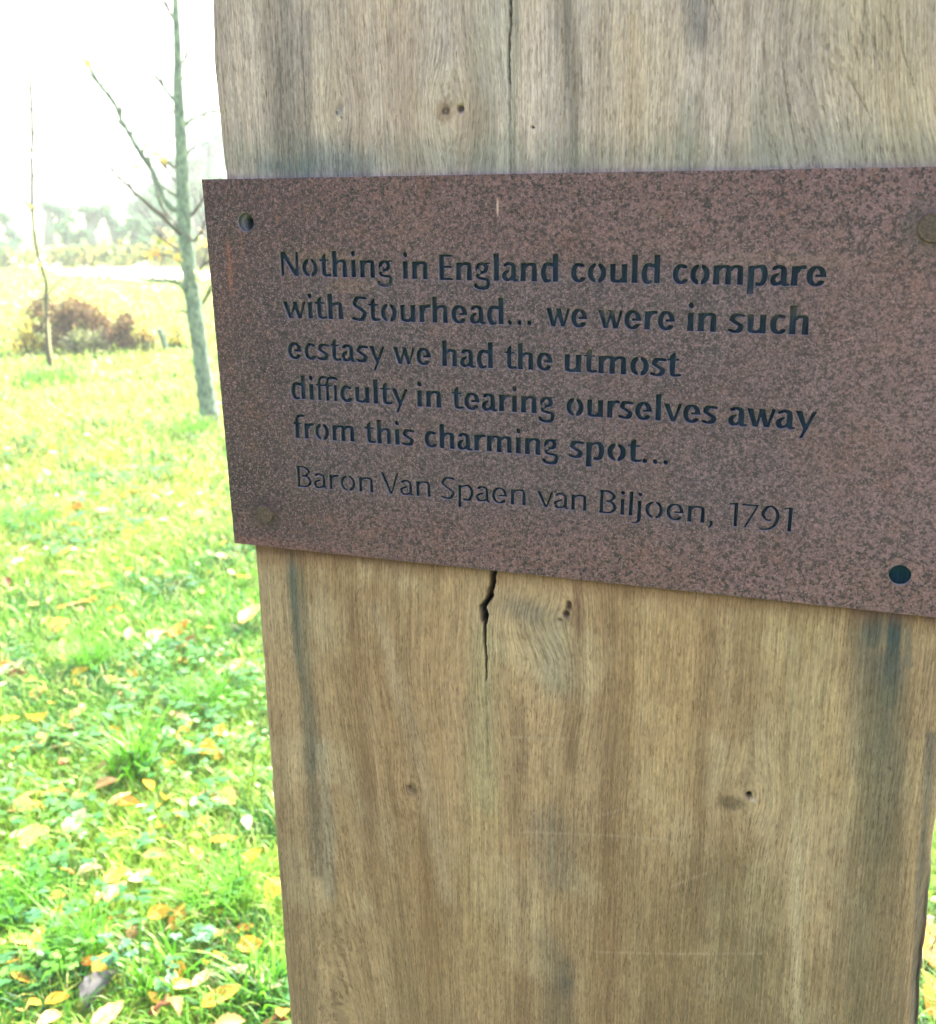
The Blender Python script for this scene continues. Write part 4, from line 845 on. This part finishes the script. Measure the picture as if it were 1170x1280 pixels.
while n < 214 and tries < 20000:
    tries += 1; v = 560+720*random.random()**1.6; u = random.uniform(-60, 360)
    if random.random() < .06: u = random.uniform(1155, 1240); v = random.uniform(1020, 1290)
    elif u > 250+(v-500)*.12: continue
    p = on_z(u, v, .035)
    if min((abs(u-a)+1.5*abs(v-b) for a, b in occ), default=99) < (24 if v > 900 else 10): continue
    occ.append((u, v)); c = random.choices(['yellow', 'cream', 'white', 'orange', 'tan', 'brown'], [6, 5, 3, 2.2, 1.6, 1.4])[0]; L = random.uniform(.03, .055)
    p.z += float(ground_z(p.x, p.y)); o = put('fallen_leaf', leaf_data(c, sk := random.randrange(5)), None, p, label='small '+{'white': 'whitish'}.get(c, c)+' '+SHAPE[sk]+' leaf '+place(u, v), category='leaf', group='small leaves scattered over the lawn')
    o.rotation_euler = (random.uniform(-.6, .6), random.uniform(-.6, .6), random.random()*6.28); o.scale = (L, L, L); n += 1
# the rest, farther out, as one litter mesh
def litter():
    VV = []; FF = []; CC = []; off = 0
    base = [np.array([q.co[:] for q in leaf_data(c, 1).vertices]) for c in ('yellow',)][0]; idx = np.array([0+k*7 for k in range(0, 11, 2)]+[3+k*7 for k in range(0, 11, 2)]+[6+k*7 for k in range(0, 11, 2)])
    B = base[idx]; F = np.array([(j*6+i, j*6+i+1, (j+1)*6+i+1, (j+1)*6+i) for j in (0, 1) for i in range(5)])
    pal = np.array([(.75, .52, .08), (.78, .66, .34), (.80, .77, .6), (.70, .30, .06), (.45, .26, .12)])
    for (r0, r1, dens, s0) in ((1.4, 4, 9, .04), (4, 9, 9, .05), (9, 20, 4, .06)):
        for i in range(int((r1*r1-r0*r0)/2*(AZR-AZL)*dens)):
            r = math.sqrt(random.uniform(r0*r0, r1*r1)); a = random.uniform(AZL, AZR); x = EYE.x+r*math.sin(a); y = EYE.y+r*math.cos(a)
            if -.08 < x < .52 and -.05 < y < .17: continue
            m = Matrix.Rotation(random.random()*6.28, 3, 'Z') @ Matrix.Rotation(random.uniform(-.5, .5), 3, 'X') @ Matrix.Rotation(random.uniform(-.5, .5), 3, 'Y')
            Q = (B*s0*random.uniform(.7, 1.3)) @ np.array(m).T+np.array([x, y, float(ground_z(x, y))+.05]); VV.append(Q); FF.append(F+off); off += len(B)
            CC.append(np.tile(pal[random.choices(range(5), [5, 5, 2, 3, 2])[0]]*random.uniform(.8, 1.1), (len(B), 1)))
    put('leaf_litter', mesh_from('leaf_litter', np.concatenate(VV), np.concatenate(FF), M_fol, np.concatenate(CC)), kind='stuff', label='scattered small fallen leaves farther out on the lawn')
litter()

# ------------------------------------------------------------------ tubes, twig, trees
def tube(path, rad, n=8, bump=0.0, seed=0):
    V = []; F = []; P = [Vector(p) for p in path]; m = len(P)
    for i, p in enumerate(P):
        d = (P[min(i+1, m-1)]-P[max(i-1, 0)]).normalized(); a = d.orthogonal().normalized() if abs(d.z) > .99 else d.cross(Vector((0, 0, 1))).normalized(); b = d.cross(a)
        for k in range(n):
            t = k*2*math.pi/n; r = rad[i]*(1+bump*noise.noise(Vector((k*1.7, i*.9, seed)))); V.append(p+a*math.cos(t)*r+b*math.sin(t)*r)
    for i in range(m-1):
        for k in range(n): F.append((i*n+k, i*n+(k+1) % n, (i+1)*n+(k+1) % n, (i+1)*n+k))
    F += [tuple(range(n))[::-1], tuple((m-1)*n+k for k in range(n))]
    return [tuple(v) for v in V], F
def join(parts):
    V = []; F = []
    for v, f in parts: o = len(V); V += v; F += [tuple(q+o for q in x) for x in f]
    return V, F
M_twig = mat_plain('brown_twig', (.16, .06, .03), (.30, .12, .06), 120)
a, b = on_z(186, 1268, .03), on_z(217, 1251, .045); mid = a.lerp(b, .5)+Vector((0, 0, .004)); L = (b-a).length
V, F = tube([a-mid, (a.lerp(b, .25)-mid)+Vector((0, 0, .003)), Vector((0, 0, .005)), (a.lerp(b, .78)-mid)+Vector((.002, 0, .002)), b-mid], [.0035, .0045, .0042, .0038, .002], 8, .3)
V2, F2 = tube([Vector((0, 0, .005)), Vector((.006, .008, .012)), Vector((.008, .016, .016))], [.002, .0015, .0007], 5); V, F = join([(V, F), (V2, F2)])
put('twig', mesh_from('twig', V, F, M_twig, smooth_=True), None, mid, label='short red-brown twig lying in the grass near the bottom, left of the large yellow-orange leaf', category='twig')

def px_path(pts, D, sub=5, wob=.004, seed=0, dd=None):
    """points (u, v) at distance D (plus an optional depth per point) -> smooth jittered world path"""
    P = [at_d(q[0], q[1], D+(q[2] if len(q) > 2 else 0)) for q in pts]; out = []
    for i in range(len(P)-1):
        a, b, c, d = P[max(i-1, 0)], P[i], P[i+1], P[min(i+2, len(P)-1)]
        for k in range(sub):
            t = k/sub; out.append(.5*((2*b)+(c-a)*t+(2*a-5*b+4*c-d)*t*t+(3*b-a-3*c+d)*t**3)+noise.noise_vector(Vector((i*3+t*3, seed, 1)))*wob*D*.3)
    return out+[P[-1]]
def branch(name, root, base, pts, D, r0, r1, mat, sub=5, seed=0, twigs=0, label=None):
    p = px_path(pts, D, sub, seed=seed); n = len(p); parts = [tube([q-base for q in p], [r0+(r1-r0)*(i/(n-1))**.8 for i in range(n)], 7, .25, seed)]
    r = random.Random(seed+5)
    for k in range(twigs):
        i = r.randrange(n//4, n-1); d = (p[i+1]-p[i-1]).normalized(); e = (d+Vector((r.uniform(-1, 1), r.uniform(-1, 1), r.uniform(-.4, 1)))*.9).normalized(); L = r.uniform(.12, .40)*D/7; q = p[i]-base
        rr = (r0+(r1-r0)*(i/(n-1)))*.5; pp = [q, q+e*L*.4+Vector((0, 0, .02*L)), q+(e+Vector((r.uniform(-.3, .3), r.uniform(-.3, .3), .15)))*L]; parts.append(tube(pp, [rr, rr*.6, rr*.25], 4))
    V, F = join(parts); return put(name, mesh_from(name, V, F, mat, smooth_=True), root, label=label)
def foliage(name, root, centres, per, size, pal, seed=0, kind=None):
    """leaf faces clumped round the given local centres (x, y, z, radius)"""
    r = np.random.default_rng(seed); VV = []; CC = []
    for (cx, cy, cz, R) in centres:
        n = int(per*R*R); d = r.normal(size=(n, 3)); d /= np.linalg.norm(d, axis=1)[:, None]; q = R*r.random((n, 1))**.5
        nz = np.array([noise.noise(Vector((cx/R+a*1.6, cy/R+b*1.6, cz/R+c*1.6))) for a, b, c in d]); q = q*(1+.55*nz[:, None]); c = np.array([cx, cy, cz])+d*q*np.array([1, 1, .85])
        u = r.normal(size=(n, 3)); u /= np.linalg.norm(u, axis=1)[:, None]; w_ = np.cross(u, r.normal(size=(n, 3))); w_ /= np.linalg.norm(w_, axis=1)[:, None]; s = size*r.uniform(.5, 1.3, (n, 1))
        VV.append(np.stack([c-u*s, c+w_*s*.55, c+u*s, c-w_*s*.55], 1).reshape(-1, 3)); col = np.array(pal)[r.integers(0, len(pal), n)]*r.uniform(.75, 1.25, (n, 1)); CC.append(np.repeat(col, 4, 0))
    V = np.concatenate(VV); F = np.arange(len(V)).reshape(-1, 4); return put(name, mesh_from(name, V, F, M_fol, np.concatenate(CC)), root, kind=kind)
def tree_root(name, u, v, label, cat, group=None, D=None):
    p = on_z(u, v, 0) if D is None else at_d(u, v, D); p.z = float(ground_z(p.x, p.y)) if D is None else 0
    return thing(name, label, cat, p, group), p, math.hypot(p.x-EYE.x, p.y-EYE.y)
# the larger young tree
T1, b1, D1 = tree_root('young_tree', 262, 527, 'slender bare young tree with mossy grey-green trunk close to the left edge of the plaque', 'tree')
mpp = D1/FPX*1.04
tr = px_path([(263, 530), (256, 480), (249, 430), (242, 380), (236, 330), (231, 280), (228, 220), (226, 170), (223, 120), (222, 70), (220, 20), (218, -60), (214, -160)], D1, 5, .0012)
rad = np.interp(np.linspace(0, 1, len(tr)), [0, .05, .15, .4, .6, .75, 1], [14, 10.5, 9.5, 8.0, 6.6, 4.6, 2.2])*mpp
V, F = tube([q-b1 for q in tr], rad, 14, .22); put('trunk', mesh_from('trunk', V, F, M_bark, smooth_=True), T1)
BR = [([(231, 262), (212, 256, .05), (188, 212, .1), (165, 172, .15), (152, 150, .2), (143, 128, .2), (126, 108, .2), (112, 84, .2), (104, 74, .2)], 3.6, 1.6, 7), ([(126, 108, .2), (140, 98, .25), (160, 112, .3)], 1.4, .7, 1),
      ([(233, 300), (205, 272, -.1), (180, 252, -.15), (150, 222, -.2), (122, 196, -.2), (100, 176, -.3)], 2.4, .8, 5), ([(221, 128), (206, 112, .1), (190, 88, .2), (170, 66, .2)], 2.6, .8, 3), ([(227, 160), (240, 150, 0), (258, 140, .1), (285, 138, .1)], 2.6, 1.2, 3),
      ([(236, 372), (226, 356, -.05), (214, 352, -.1), (195, 350, -.2), (165, 346, -.3), (138, 340, -.3)], 2.8, .9, 4), ([(236, 322), (222, 312, .1), (206, 300, .2), (190, 286, .2)], 2.0, .7, 3), ([(240, 350), (254, 332, .1), (272, 318, .1), (300, 300, .1)], 2.2, .9, 3),
      ([(229, 235), (216, 222, .1), (203, 205, .1), (180, 196, .1)], 1.6, .7, 2), ([(222, 90), (232, 70, .1), (238, 40, .1)], 1.6, .6, 2), ([(230, 275), (246, 262, 0), (260, 240, 0), (282, 225, 0)], 2.2, .9, 3), ([(220, 30), (205, 0, .1), (190, -50, .2)], 2.0, .8, 2), ([(246, 405), (236, 392, .1), (222, 388, .15)], 1.4, .6, 1),
      ([(227, 200), (240, 186, .0), (250, 160, .1)], 1.6, .6, 2), ([(233, 296), (218, 278, .1), (204, 262, .15), (196, 240, .2)], 1.7, .7, 4), ([(238, 340), (222, 326, .1), (204, 318, .15), (186, 322, .2)], 1.7, .7, 4), ([(228, 250), (214, 240, .1), (200, 232, .15), (190, 216, .2)], 1.7, .7, 3), ([(226, 150), (214, 138, .1), (206, 120, .1)], 1.5, .7, 2), ([(224, 105), (233, 92, .1), (240, 72, .1)], 1.5, .7, 2), ([(244, 392), (256, 378, .1), (268, 352, .1)], 1.8, .8, 2), ([(233, 290), (243, 300, -.1), (262, 270, -.1), (276, 262, -.1)], 1.8, .7, 2), ([(228, 215), (210, 204, .05), (190, 190, .1)], 1.5, .6, 2)]
for i, (pts, r0, r1, tw) in enumerate(BR): branch('branch', T1, b1, pts, D1, r0*mpp*1.1, r1*mpp*1.15, M_bark if r0 > 2.5 else M_twigb, seed=i, twigs=tw*2+2)
cen = [(*(at_d(u, v, D1+random.uniform(-.2, .3))-b1), rr) for u, v, rr in ((205, 300, .09), (212, 306, .07), (192, 318, .07), (202, 196, .05), (170, 210, .04), (255, 300, .07), (250, 345, .06), (108, 82, .05), (126, 92, .04), (150, 108, .05), (218, 318, .06), (262, 290, .05), (205, 205, .04))]
foliage('crown', T1, cen, 2600, .028, [(.62, .42, .10), (.55, .45, .10), (.22, .30, .08), (.45, .28, .08)], 3, 'stuff')
# tiny leaves and buds on the twigs
# sapling with its stake
T2, b2, D2 = tree_root('sapling', 64, 462, 'very thin sapling tied to a pale stake in front of the copper shrub', 'tree')
m2 = D2/FPX*1.04
tr = px_path([(64, 463), (60, 440), (58, 410), (58, 380), (57, 350), (52, 335), (46, 312), (42, 285), (40, 250), (40, 200), (40, 150), (38, 100), (37, 50), (36, 0), (36, -60)], D2, 4, .0012, 4)
V, F = tube([q-b2 for q in tr], np.interp(np.linspace(0, 1, len(tr)), [0, .07, .12, .6, 1], [4.6, 4.2, 2.6, 2.6, 1.8])*m2*.7, 8, .2); put('trunk', mesh_from('trunk', V, F, M_twigb, smooth_=True), T2)
for i, (pts, tw) in enumerate((([(58, 378), (66, 360, .1), (74, 352, .1), (86, 342, .2)], 2), ([(40, 190), (30, 182, .1), (20, 180, .1)], 2), ([(40, 218), (50, 222, .1), (58, 214, .1)], 2), ([(41, 262), (56, 250, .1), (66, 226, .2)], 2), ([(50, 328), (62, 322, 0), (72, 316, .1)], 2), ([(40, 140), (32, 128, .1), (28, 108, .1)], 2), ([(41, 258), (26, 250, .1), (12, 246, .1)], 2), ([(40, 170), (48, 160, .1), (54, 146, .1)], 1))):
    branch('branch', T2, b2, pts, D2, 1.8*m2*.6, .8*m2*.6, M_twigb, seed=40+i, twigs=tw)
cen = [(*(at_d(u, v, D2)-b2), rr) for u, v, rr in ((40, 189, .07), (30, 194, .04), (40, 112, .05), (40, 224, .05), (50, 330, .07), (60, 333, .06), (41, 262, .05), (12, 138, .04), (52, 223, .04))]
foliage('crown', T2, cen, 1800, .026, [(.50, .48, .12), (.35, .40, .10), (.55, .42, .10)], 5, 'stuff')
st = [at_d(54, 366, D2+.05), at_d(58, 400, D2+.05), at_d(62, 441, D2+.05), at_d(64, 461, D2+.05)]
bs = Vector((st[3].x, st[3].y, 0)); so_ = thing('tree_stake', 'pale leaning wooden stake beside the thin sapling', 'stake', bs)
V, F = tube([q-bs for q in st], [2.2*m2]*3+[1.6*m2], 6, .1); put('stake', mesh_from('stake', V, F, M_stake), so_)
V, F = tube([st[0]-bs+Vector((.0, .0, -.05))+Vector((math.cos(t)*.05, math.sin(t)*.05, 0)) for t in np.linspace(0, 6.28, 13)], [.008]*13, 5); put('tie', mesh_from('tie', V, F, M_twigb), so_)

# ------------------------------------------------------------------ shrubs
def shrub(name, u, v, label, blobs, per, size, pal, seed, group=None, D=None, stems=9):
    root, b, D_ = tree_root(name, u, v, label, 'shrub', group, D)
    cen = []
    for (bu, bv, rpx, dd) in blobs: p = at_d(bu, bv, D_+dd)-b; cen.append((*p, rpx*D_/FPX*1.04))
    foliage('leaves', root, cen, per, size, pal, seed, 'stuff')
    r = random.Random(seed); parts = []
    for k in range(stems):
        c = r.choice(cen); e = Vector(c[:3])+Vector((r.uniform(-1, 1), r.uniform(-1, 1), r.uniform(-.2, 1.1)))*c[3]; s0 = Vector((c[0]*.6+r.uniform(-.1, .1), c[1]*.3, 0)); parts.append(tube([s0, s0.lerp(e, .5)+Vector((0, 0, .05)), e], [.012, .009, .003], 5))
    V, F = join(parts); put('stems', mesh_from('stems', V, F, M_twigb, smooth_=True), root)
cop = [(.11, .065, .03), (.17, .10, .045), (.045, .03, .018), (.26, .16, .07), (.32, .25, .09)]
olv = [(.16, .17, .05), (.28, .26, .06), (.10, .13, .04), (.34, .30, .08)]
shrub('copper_shrub', 90, 440, 'brown copper-leaved shrub with a dark hollow behind the thin sapling', [(52, 388, 18, 0), (88, 388, 20, .1), (108, 396, 20, 0), (78, 405, 18, .2), (122, 408, 14, 0), (72, 425, 13, 0), (50, 410, 9, .1), (134, 418, 13, .1), (128, 402, 10, .1)], 26000, .022, cop, 11)
shrub('copper_shrub', 152, 440, 'smaller brown copper-leaved shrub right of the larger one', [(152, 408, 15, 0), (146, 422, 13, .1), (162, 426, 11, 0), (158, 398, 9, .1)], 26000, .022, cop, 12)
shrub('olive_shrub', 40, 441, 'yellow-green shrub at the left foot of the copper shrub', [(30, 420, 14, 0), (44, 428, 13, 0), (20, 432, 9, .1), (34, 405, 8, 0), (58, 430, 10, .1)], 14000, .022, olv+[(.6, .48, .06)]*3, 13)
shrub('olive_shrub', 105, 442, 'grey-green low shrub under the copper shrub, between its two parts', [(100, 426, 14, -.1), (118, 424, 13, -.1), (84, 430, 9, -.1), (132, 432, 8, -.1)], 14000, .022, [(.10, .12, .06), (.16, .18, .09), (.24, .26, .10)], 14)
shrub('yellow_shrub', 185, 441, 'ochre-yellow autumn shrub right of the small copper shrub', [(178, 416, 12, .2), (188, 426, 11, .2), (172, 402, 9, .2)], 12000, .022, [(.42, .32, .07), (.5, .42, .10), (.30, .20, .06)], 15)
shrub('yellow_shrub', 222, 436, 'bright yellow low shrub beside the young tree trunk', [(216, 425, 9, 0), (228, 426, 9, 0), (222, 412, 8, .1)], 12000, .022, [(.62, .55, .07), (.55, .52, .10), (.40, .36, .05)], 16)
shrub('yellow_shrub', 118, 425, 'yellowing bush showing over the top of the copper shrub', [(92, 372, 12, .9), (118, 384, 14, .9), (135, 396, 10, .9), (66, 372, 8, .9)], 9000, .024, [(.62, .50, .09), (.5, .45, .10)], 17)
p = on_z(209, 438, 0); sr = thing('marker_post', 'short leaning grey post between the ochre and the bright yellow shrub', 'post', (p.x, p.y, 0))
V, F = tube([Vector((0, 0, -.02)), at_d(205, 428, p.length and math.hypot(p.x-EYE.x, p.y-EYE.y))-p, at_d(199, 411, math.hypot(p.x-EYE.x, p.y-EYE.y))-p], [.028, .028, .030], 7, .05); put('shaft', mesh_from('shaft', V, F, M_bark), sr)

# ------------------------------------------------------------------ distant trees (each one crown and trunk)
dk = [(.06, .20, .10), (.09, .27, .12), (.16, .34, .13), (.03, .12, .07)]; au = [(.20, .17, .05), (.32, .24, .06), (.12, .13, .04)]
def far_tree(u, vb, D, blobs, label, pal, seed, per=60, size=.26, name='distant_tree'):
    p = at_d(u, vb, D); zb = 0.0; b = Vector((p.x, p.y, zb)); root = thing(name, label, 'tree', b, 'distant trees beyond the path')
    cen = [(*(at_d(bu, bv, D+dd)-b), r*D/FPX*1.04) for (bu, bv, r, dd) in blobs]; cen = [(a, b_, c, r*1.15) for a, b_, c, r in cen]; R0 = min(c[3] for c in cen); foliage('crown', root, cen, (950 if u > 140 and D < 60 else 500)/R0/R0, 1.7*D/FPX, pal, seed, 'stuff')
    top = Vector(max(cen, key=lambda c: c[2])[:3]); parts = [tube([Vector((0, 0, -.2)), Vector((top.x*.3, top.y*.3, top.z*.5)), top], [.28*D/45, .2*D/45, .06], 7)]
    for c in cen: q = Vector(c[:3]); parts.append(tube([Vector((q.x*.2, q.y*.2, q.z*.5)), q], [.1*D/45, .04], 5))
    V, F = join(parts); put('trunk', mesh_from('trunk', V, F, M_bark, smooth_=True), root)
far_tree(6, 334, 30, [(4, 312, 11, 0), (-8, 322, 12, 0), (8, 326, 9, 1), (-22, 312, 16, 1)], 'dark bushy tree cut by the left edge, beyond the path', dk, 21)
far_tree(88, 334, 32, [(78, 284, 8, 0), (86, 296, 9, 0), (94, 306, 9, 1), (98, 318, 7, 0), (88, 276, 7, 1), (104, 292, 6, 0)], 'leaning grey-green tree between two pale gaps, right of the thin sapling', dk+au[2:], 22)
far_tree(150, 332, 34, [(140, 278, 6, 0), (150, 290, 7, 0), (152, 304, 6, 1), (148, 320, 6, 0), (134, 270, 4, 0)], 'narrow dark tree on the right side of the second pale gap', dk, 23)
far_tree(172, 334, 30, [(168, 280, 10, 0), (180, 292, 11, 1), (172, 306, 11, 0), (186, 318, 10, 0), (166, 322, 8, 1)], 'mid-green tree behind the lower branches of the young tree', dk+[(.10, .16, .07)], 24)
far_tree(200, 338, 28, [(195, 324, 8, 0), (206, 330, 7, 0), (186, 330, 7, 0), (176, 328, 6, 0)], 'low olive-ochre tree just beyond the path by the young tree', au+dk[2:3], 25, 80, .2)
far_tree(212, 334, 36, [(206, 262, 12, 0), (218, 276, 13, 1), (200, 288, 11, 0), (226, 296, 12, 0), (214, 246, 8, 1)], 'blue-green tree directly behind the upper trunk of the young tree', dk, 26)
far_tree(252, 334, 40, [(244, 232, 12, 0), (258, 246, 14, 1), (240, 262, 13, 0), (262, 276, 15, 0), (250, 296, 14, 1), (268, 226, 9, 1)], 'tall blue-green tree touching the top left corner of the plaque', dk, 27)
far_tree(300, 334, 44, [(290, 240, 16, 0), (310, 260, 20, 0), (286, 290, 18, 1), (320, 220, 16, 0)], 'tall tree hidden mostly behind the post', dk, 28)
far_tree(252, 345, 24, [(252, 318, 9, 0), (264, 330, 9, 0), (246, 332, 8, 0), (270, 345, 8, 0), (258, 310, 6, 0)], 'yellow-green bush between the young tree and the plaque', [(.30, .34, .08), (.22, .30, .08), (.40, .36, .10)], 29, 90, .17)
far_tree(188, 334, 42, [(172, 262, 11, 0), (186, 250, 12, 0), (196, 238, 10, 1), (180, 276, 12, 0), (196, 264, 12, 1)], 'rounded hazy green tree left of the young tree trunk, above the olive one', dk, 31)
far_tree(232, 334, 48, [(226, 206, 12, 0), (238, 218, 13, 1), (224, 232, 12, 0), (246, 204, 10, 0), (236, 250, 14, 1)], 'hazy tree whose top rises highest behind the young tree trunk', dk, 32)
far_tree(240, 345, 26, [(236, 300, 10, 0), (226, 318, 9, 0), (240, 322, 10, 0), (232, 338, 8, 0)], 'bushy mid-green tree just behind the young tree at path height', dk+au[2:], 33)
far_tree(24, 334, 34, [(20, 300, 6, 0), (14, 290, 6, 0), (10, 280, 6, 1), (4, 272, 7, 0), (22, 322, 6, 0)], 'pale green tree at the far left, above the dark bushy one', dk, 35)
far_tree(66, 334, 38, [(70, 262, 6, 0), (78, 268, 7, 0), (60, 258, 5, 0), (84, 264, 6, 1)], 'spreading pale tree top arching right of the thin sapling', dk, 36)
far_tree(262, 334, 52, [(262, 186, 12, 0), (270, 200, 14, 1), (256, 210, 14, 0), (276, 172, 10, 0)], 'hazy blue-green tree top showing between the trunk and the post above the plaque', [(.05, .22, .17), (.08, .28, .2), (.04, .15, .12)], 37)
far_tree(120, 334, 36, [(112, 272, 7, 0), (122, 266, 8, 0), (106, 262, 6, 0), (132, 262, 6, 0)], 'thin-crowned tree arching over the second pale gap', dk+au[2:], 34)
for k, (u, r_, lab) in enumerate(((8, 4, 'small far tree on the skyline at the left edge'), (22, 4.5, 'small round far tree on the skyline left of the sapling'), (32, 6, 'twin-topped far tree on the skyline touching the sapling'), (57, 4.5, 'small grey far tree on the skyline just right of the sapling'), (100, 5, 'first of the darker far trees along the skyline'), (116, 5, 'middle one of the darker far trees on the skyline'), (133, 5, 'far tree at the right end of the skyline row'), (158, 6, 'bigger rounded tree on the skyline before the blue-green trees'), (174, 6, 'far dark tree on the skyline where the wooded hill begins'))):
    far_tree(u, 262, 80, [(u-3, 259-(k % 2), r_*.75, 0), (u+3, 258, r_*.7, 0), (u, 255-(k % 3), r_*.55, 0)], lab, dk+au[2:], 60+k, 26, .42)
def hedge():
    r = np.random.default_rng(99); cen = []
    for u in np.arange(-420, 1700, 5.0):
        if 12 < u < 28 or 44 < u < 66: continue
        v = 331+r.uniform(-2, 3); D = 26+r.uniform(-1.5, 1.5); p = at_d(u, 330, D); cen.append((p.x, p.y, .18+r.uniform(-.06, .08), .28*r.uniform(.7, 1.2)))
    o = foliage('ground_cover', None, cen, 420, .12, [(.20, .24, .06), (.12, .17, .05), (.30, .28, .07), (.07, .12, .04)], 98, 'stuff'); o['label'] = 'low weeds and brambles along the far side of the path'
hedge()
def far_wood():
    r = np.random.default_rng(5); cen = []
    for u in np.arange(340, 1800, 9.0): D = 44+r.uniform(-5, 5); p = at_d(u, 300-r.uniform(0, 60), D); cen.append((p.x, p.y, p.z, 1.1*r.uniform(.7, 1.3)))
    for u in np.arange(-700, -40, 12.0): D = 44+r.uniform(-5, 5); p = at_d(u, 300-r.uniform(-10, 40), D); cen.append((p.x, p.y, p.z, .9*r.uniform(.7, 1.3)))
    o = foliage('woodland', None, cen, 50, .34, dk, 97, 'stuff'); o['label'] = 'mass of far trees out of view to either side'
far_wood()
# ------------------------------------------------------------------ haze volume added to whiten the distance like lens flare
def haze():
    t = NT('flare_haze'); v = t.n('VolumePrincipled'); v.inputs['Color'].default_value = (.94, .97, .95, 1); v.inputs['Density'].default_value = 0.0045; v.inputs['Anisotropy'].default_value = 0.2
    t.l(v.outputs[0], t.out.inputs[1]); x0, x1, y0, y1, z0, z1 = -260, 260, -60, 260, -3, 42
    V = [(x, y, z) for x in (x0, x1) for y in (y0, y1) for z in (z0, z1)]; F = [(0, 1, 3, 2), (4, 6, 7, 5), (0, 4, 5, 1), (2, 3, 7, 6), (0, 2, 6, 4), (1, 5, 7, 3)]
    put('haze', mesh_from('haze', V, F, t.m), kind='stuff', label='thin added haze standing in for lens flare over the lawn and far trees')
haze()
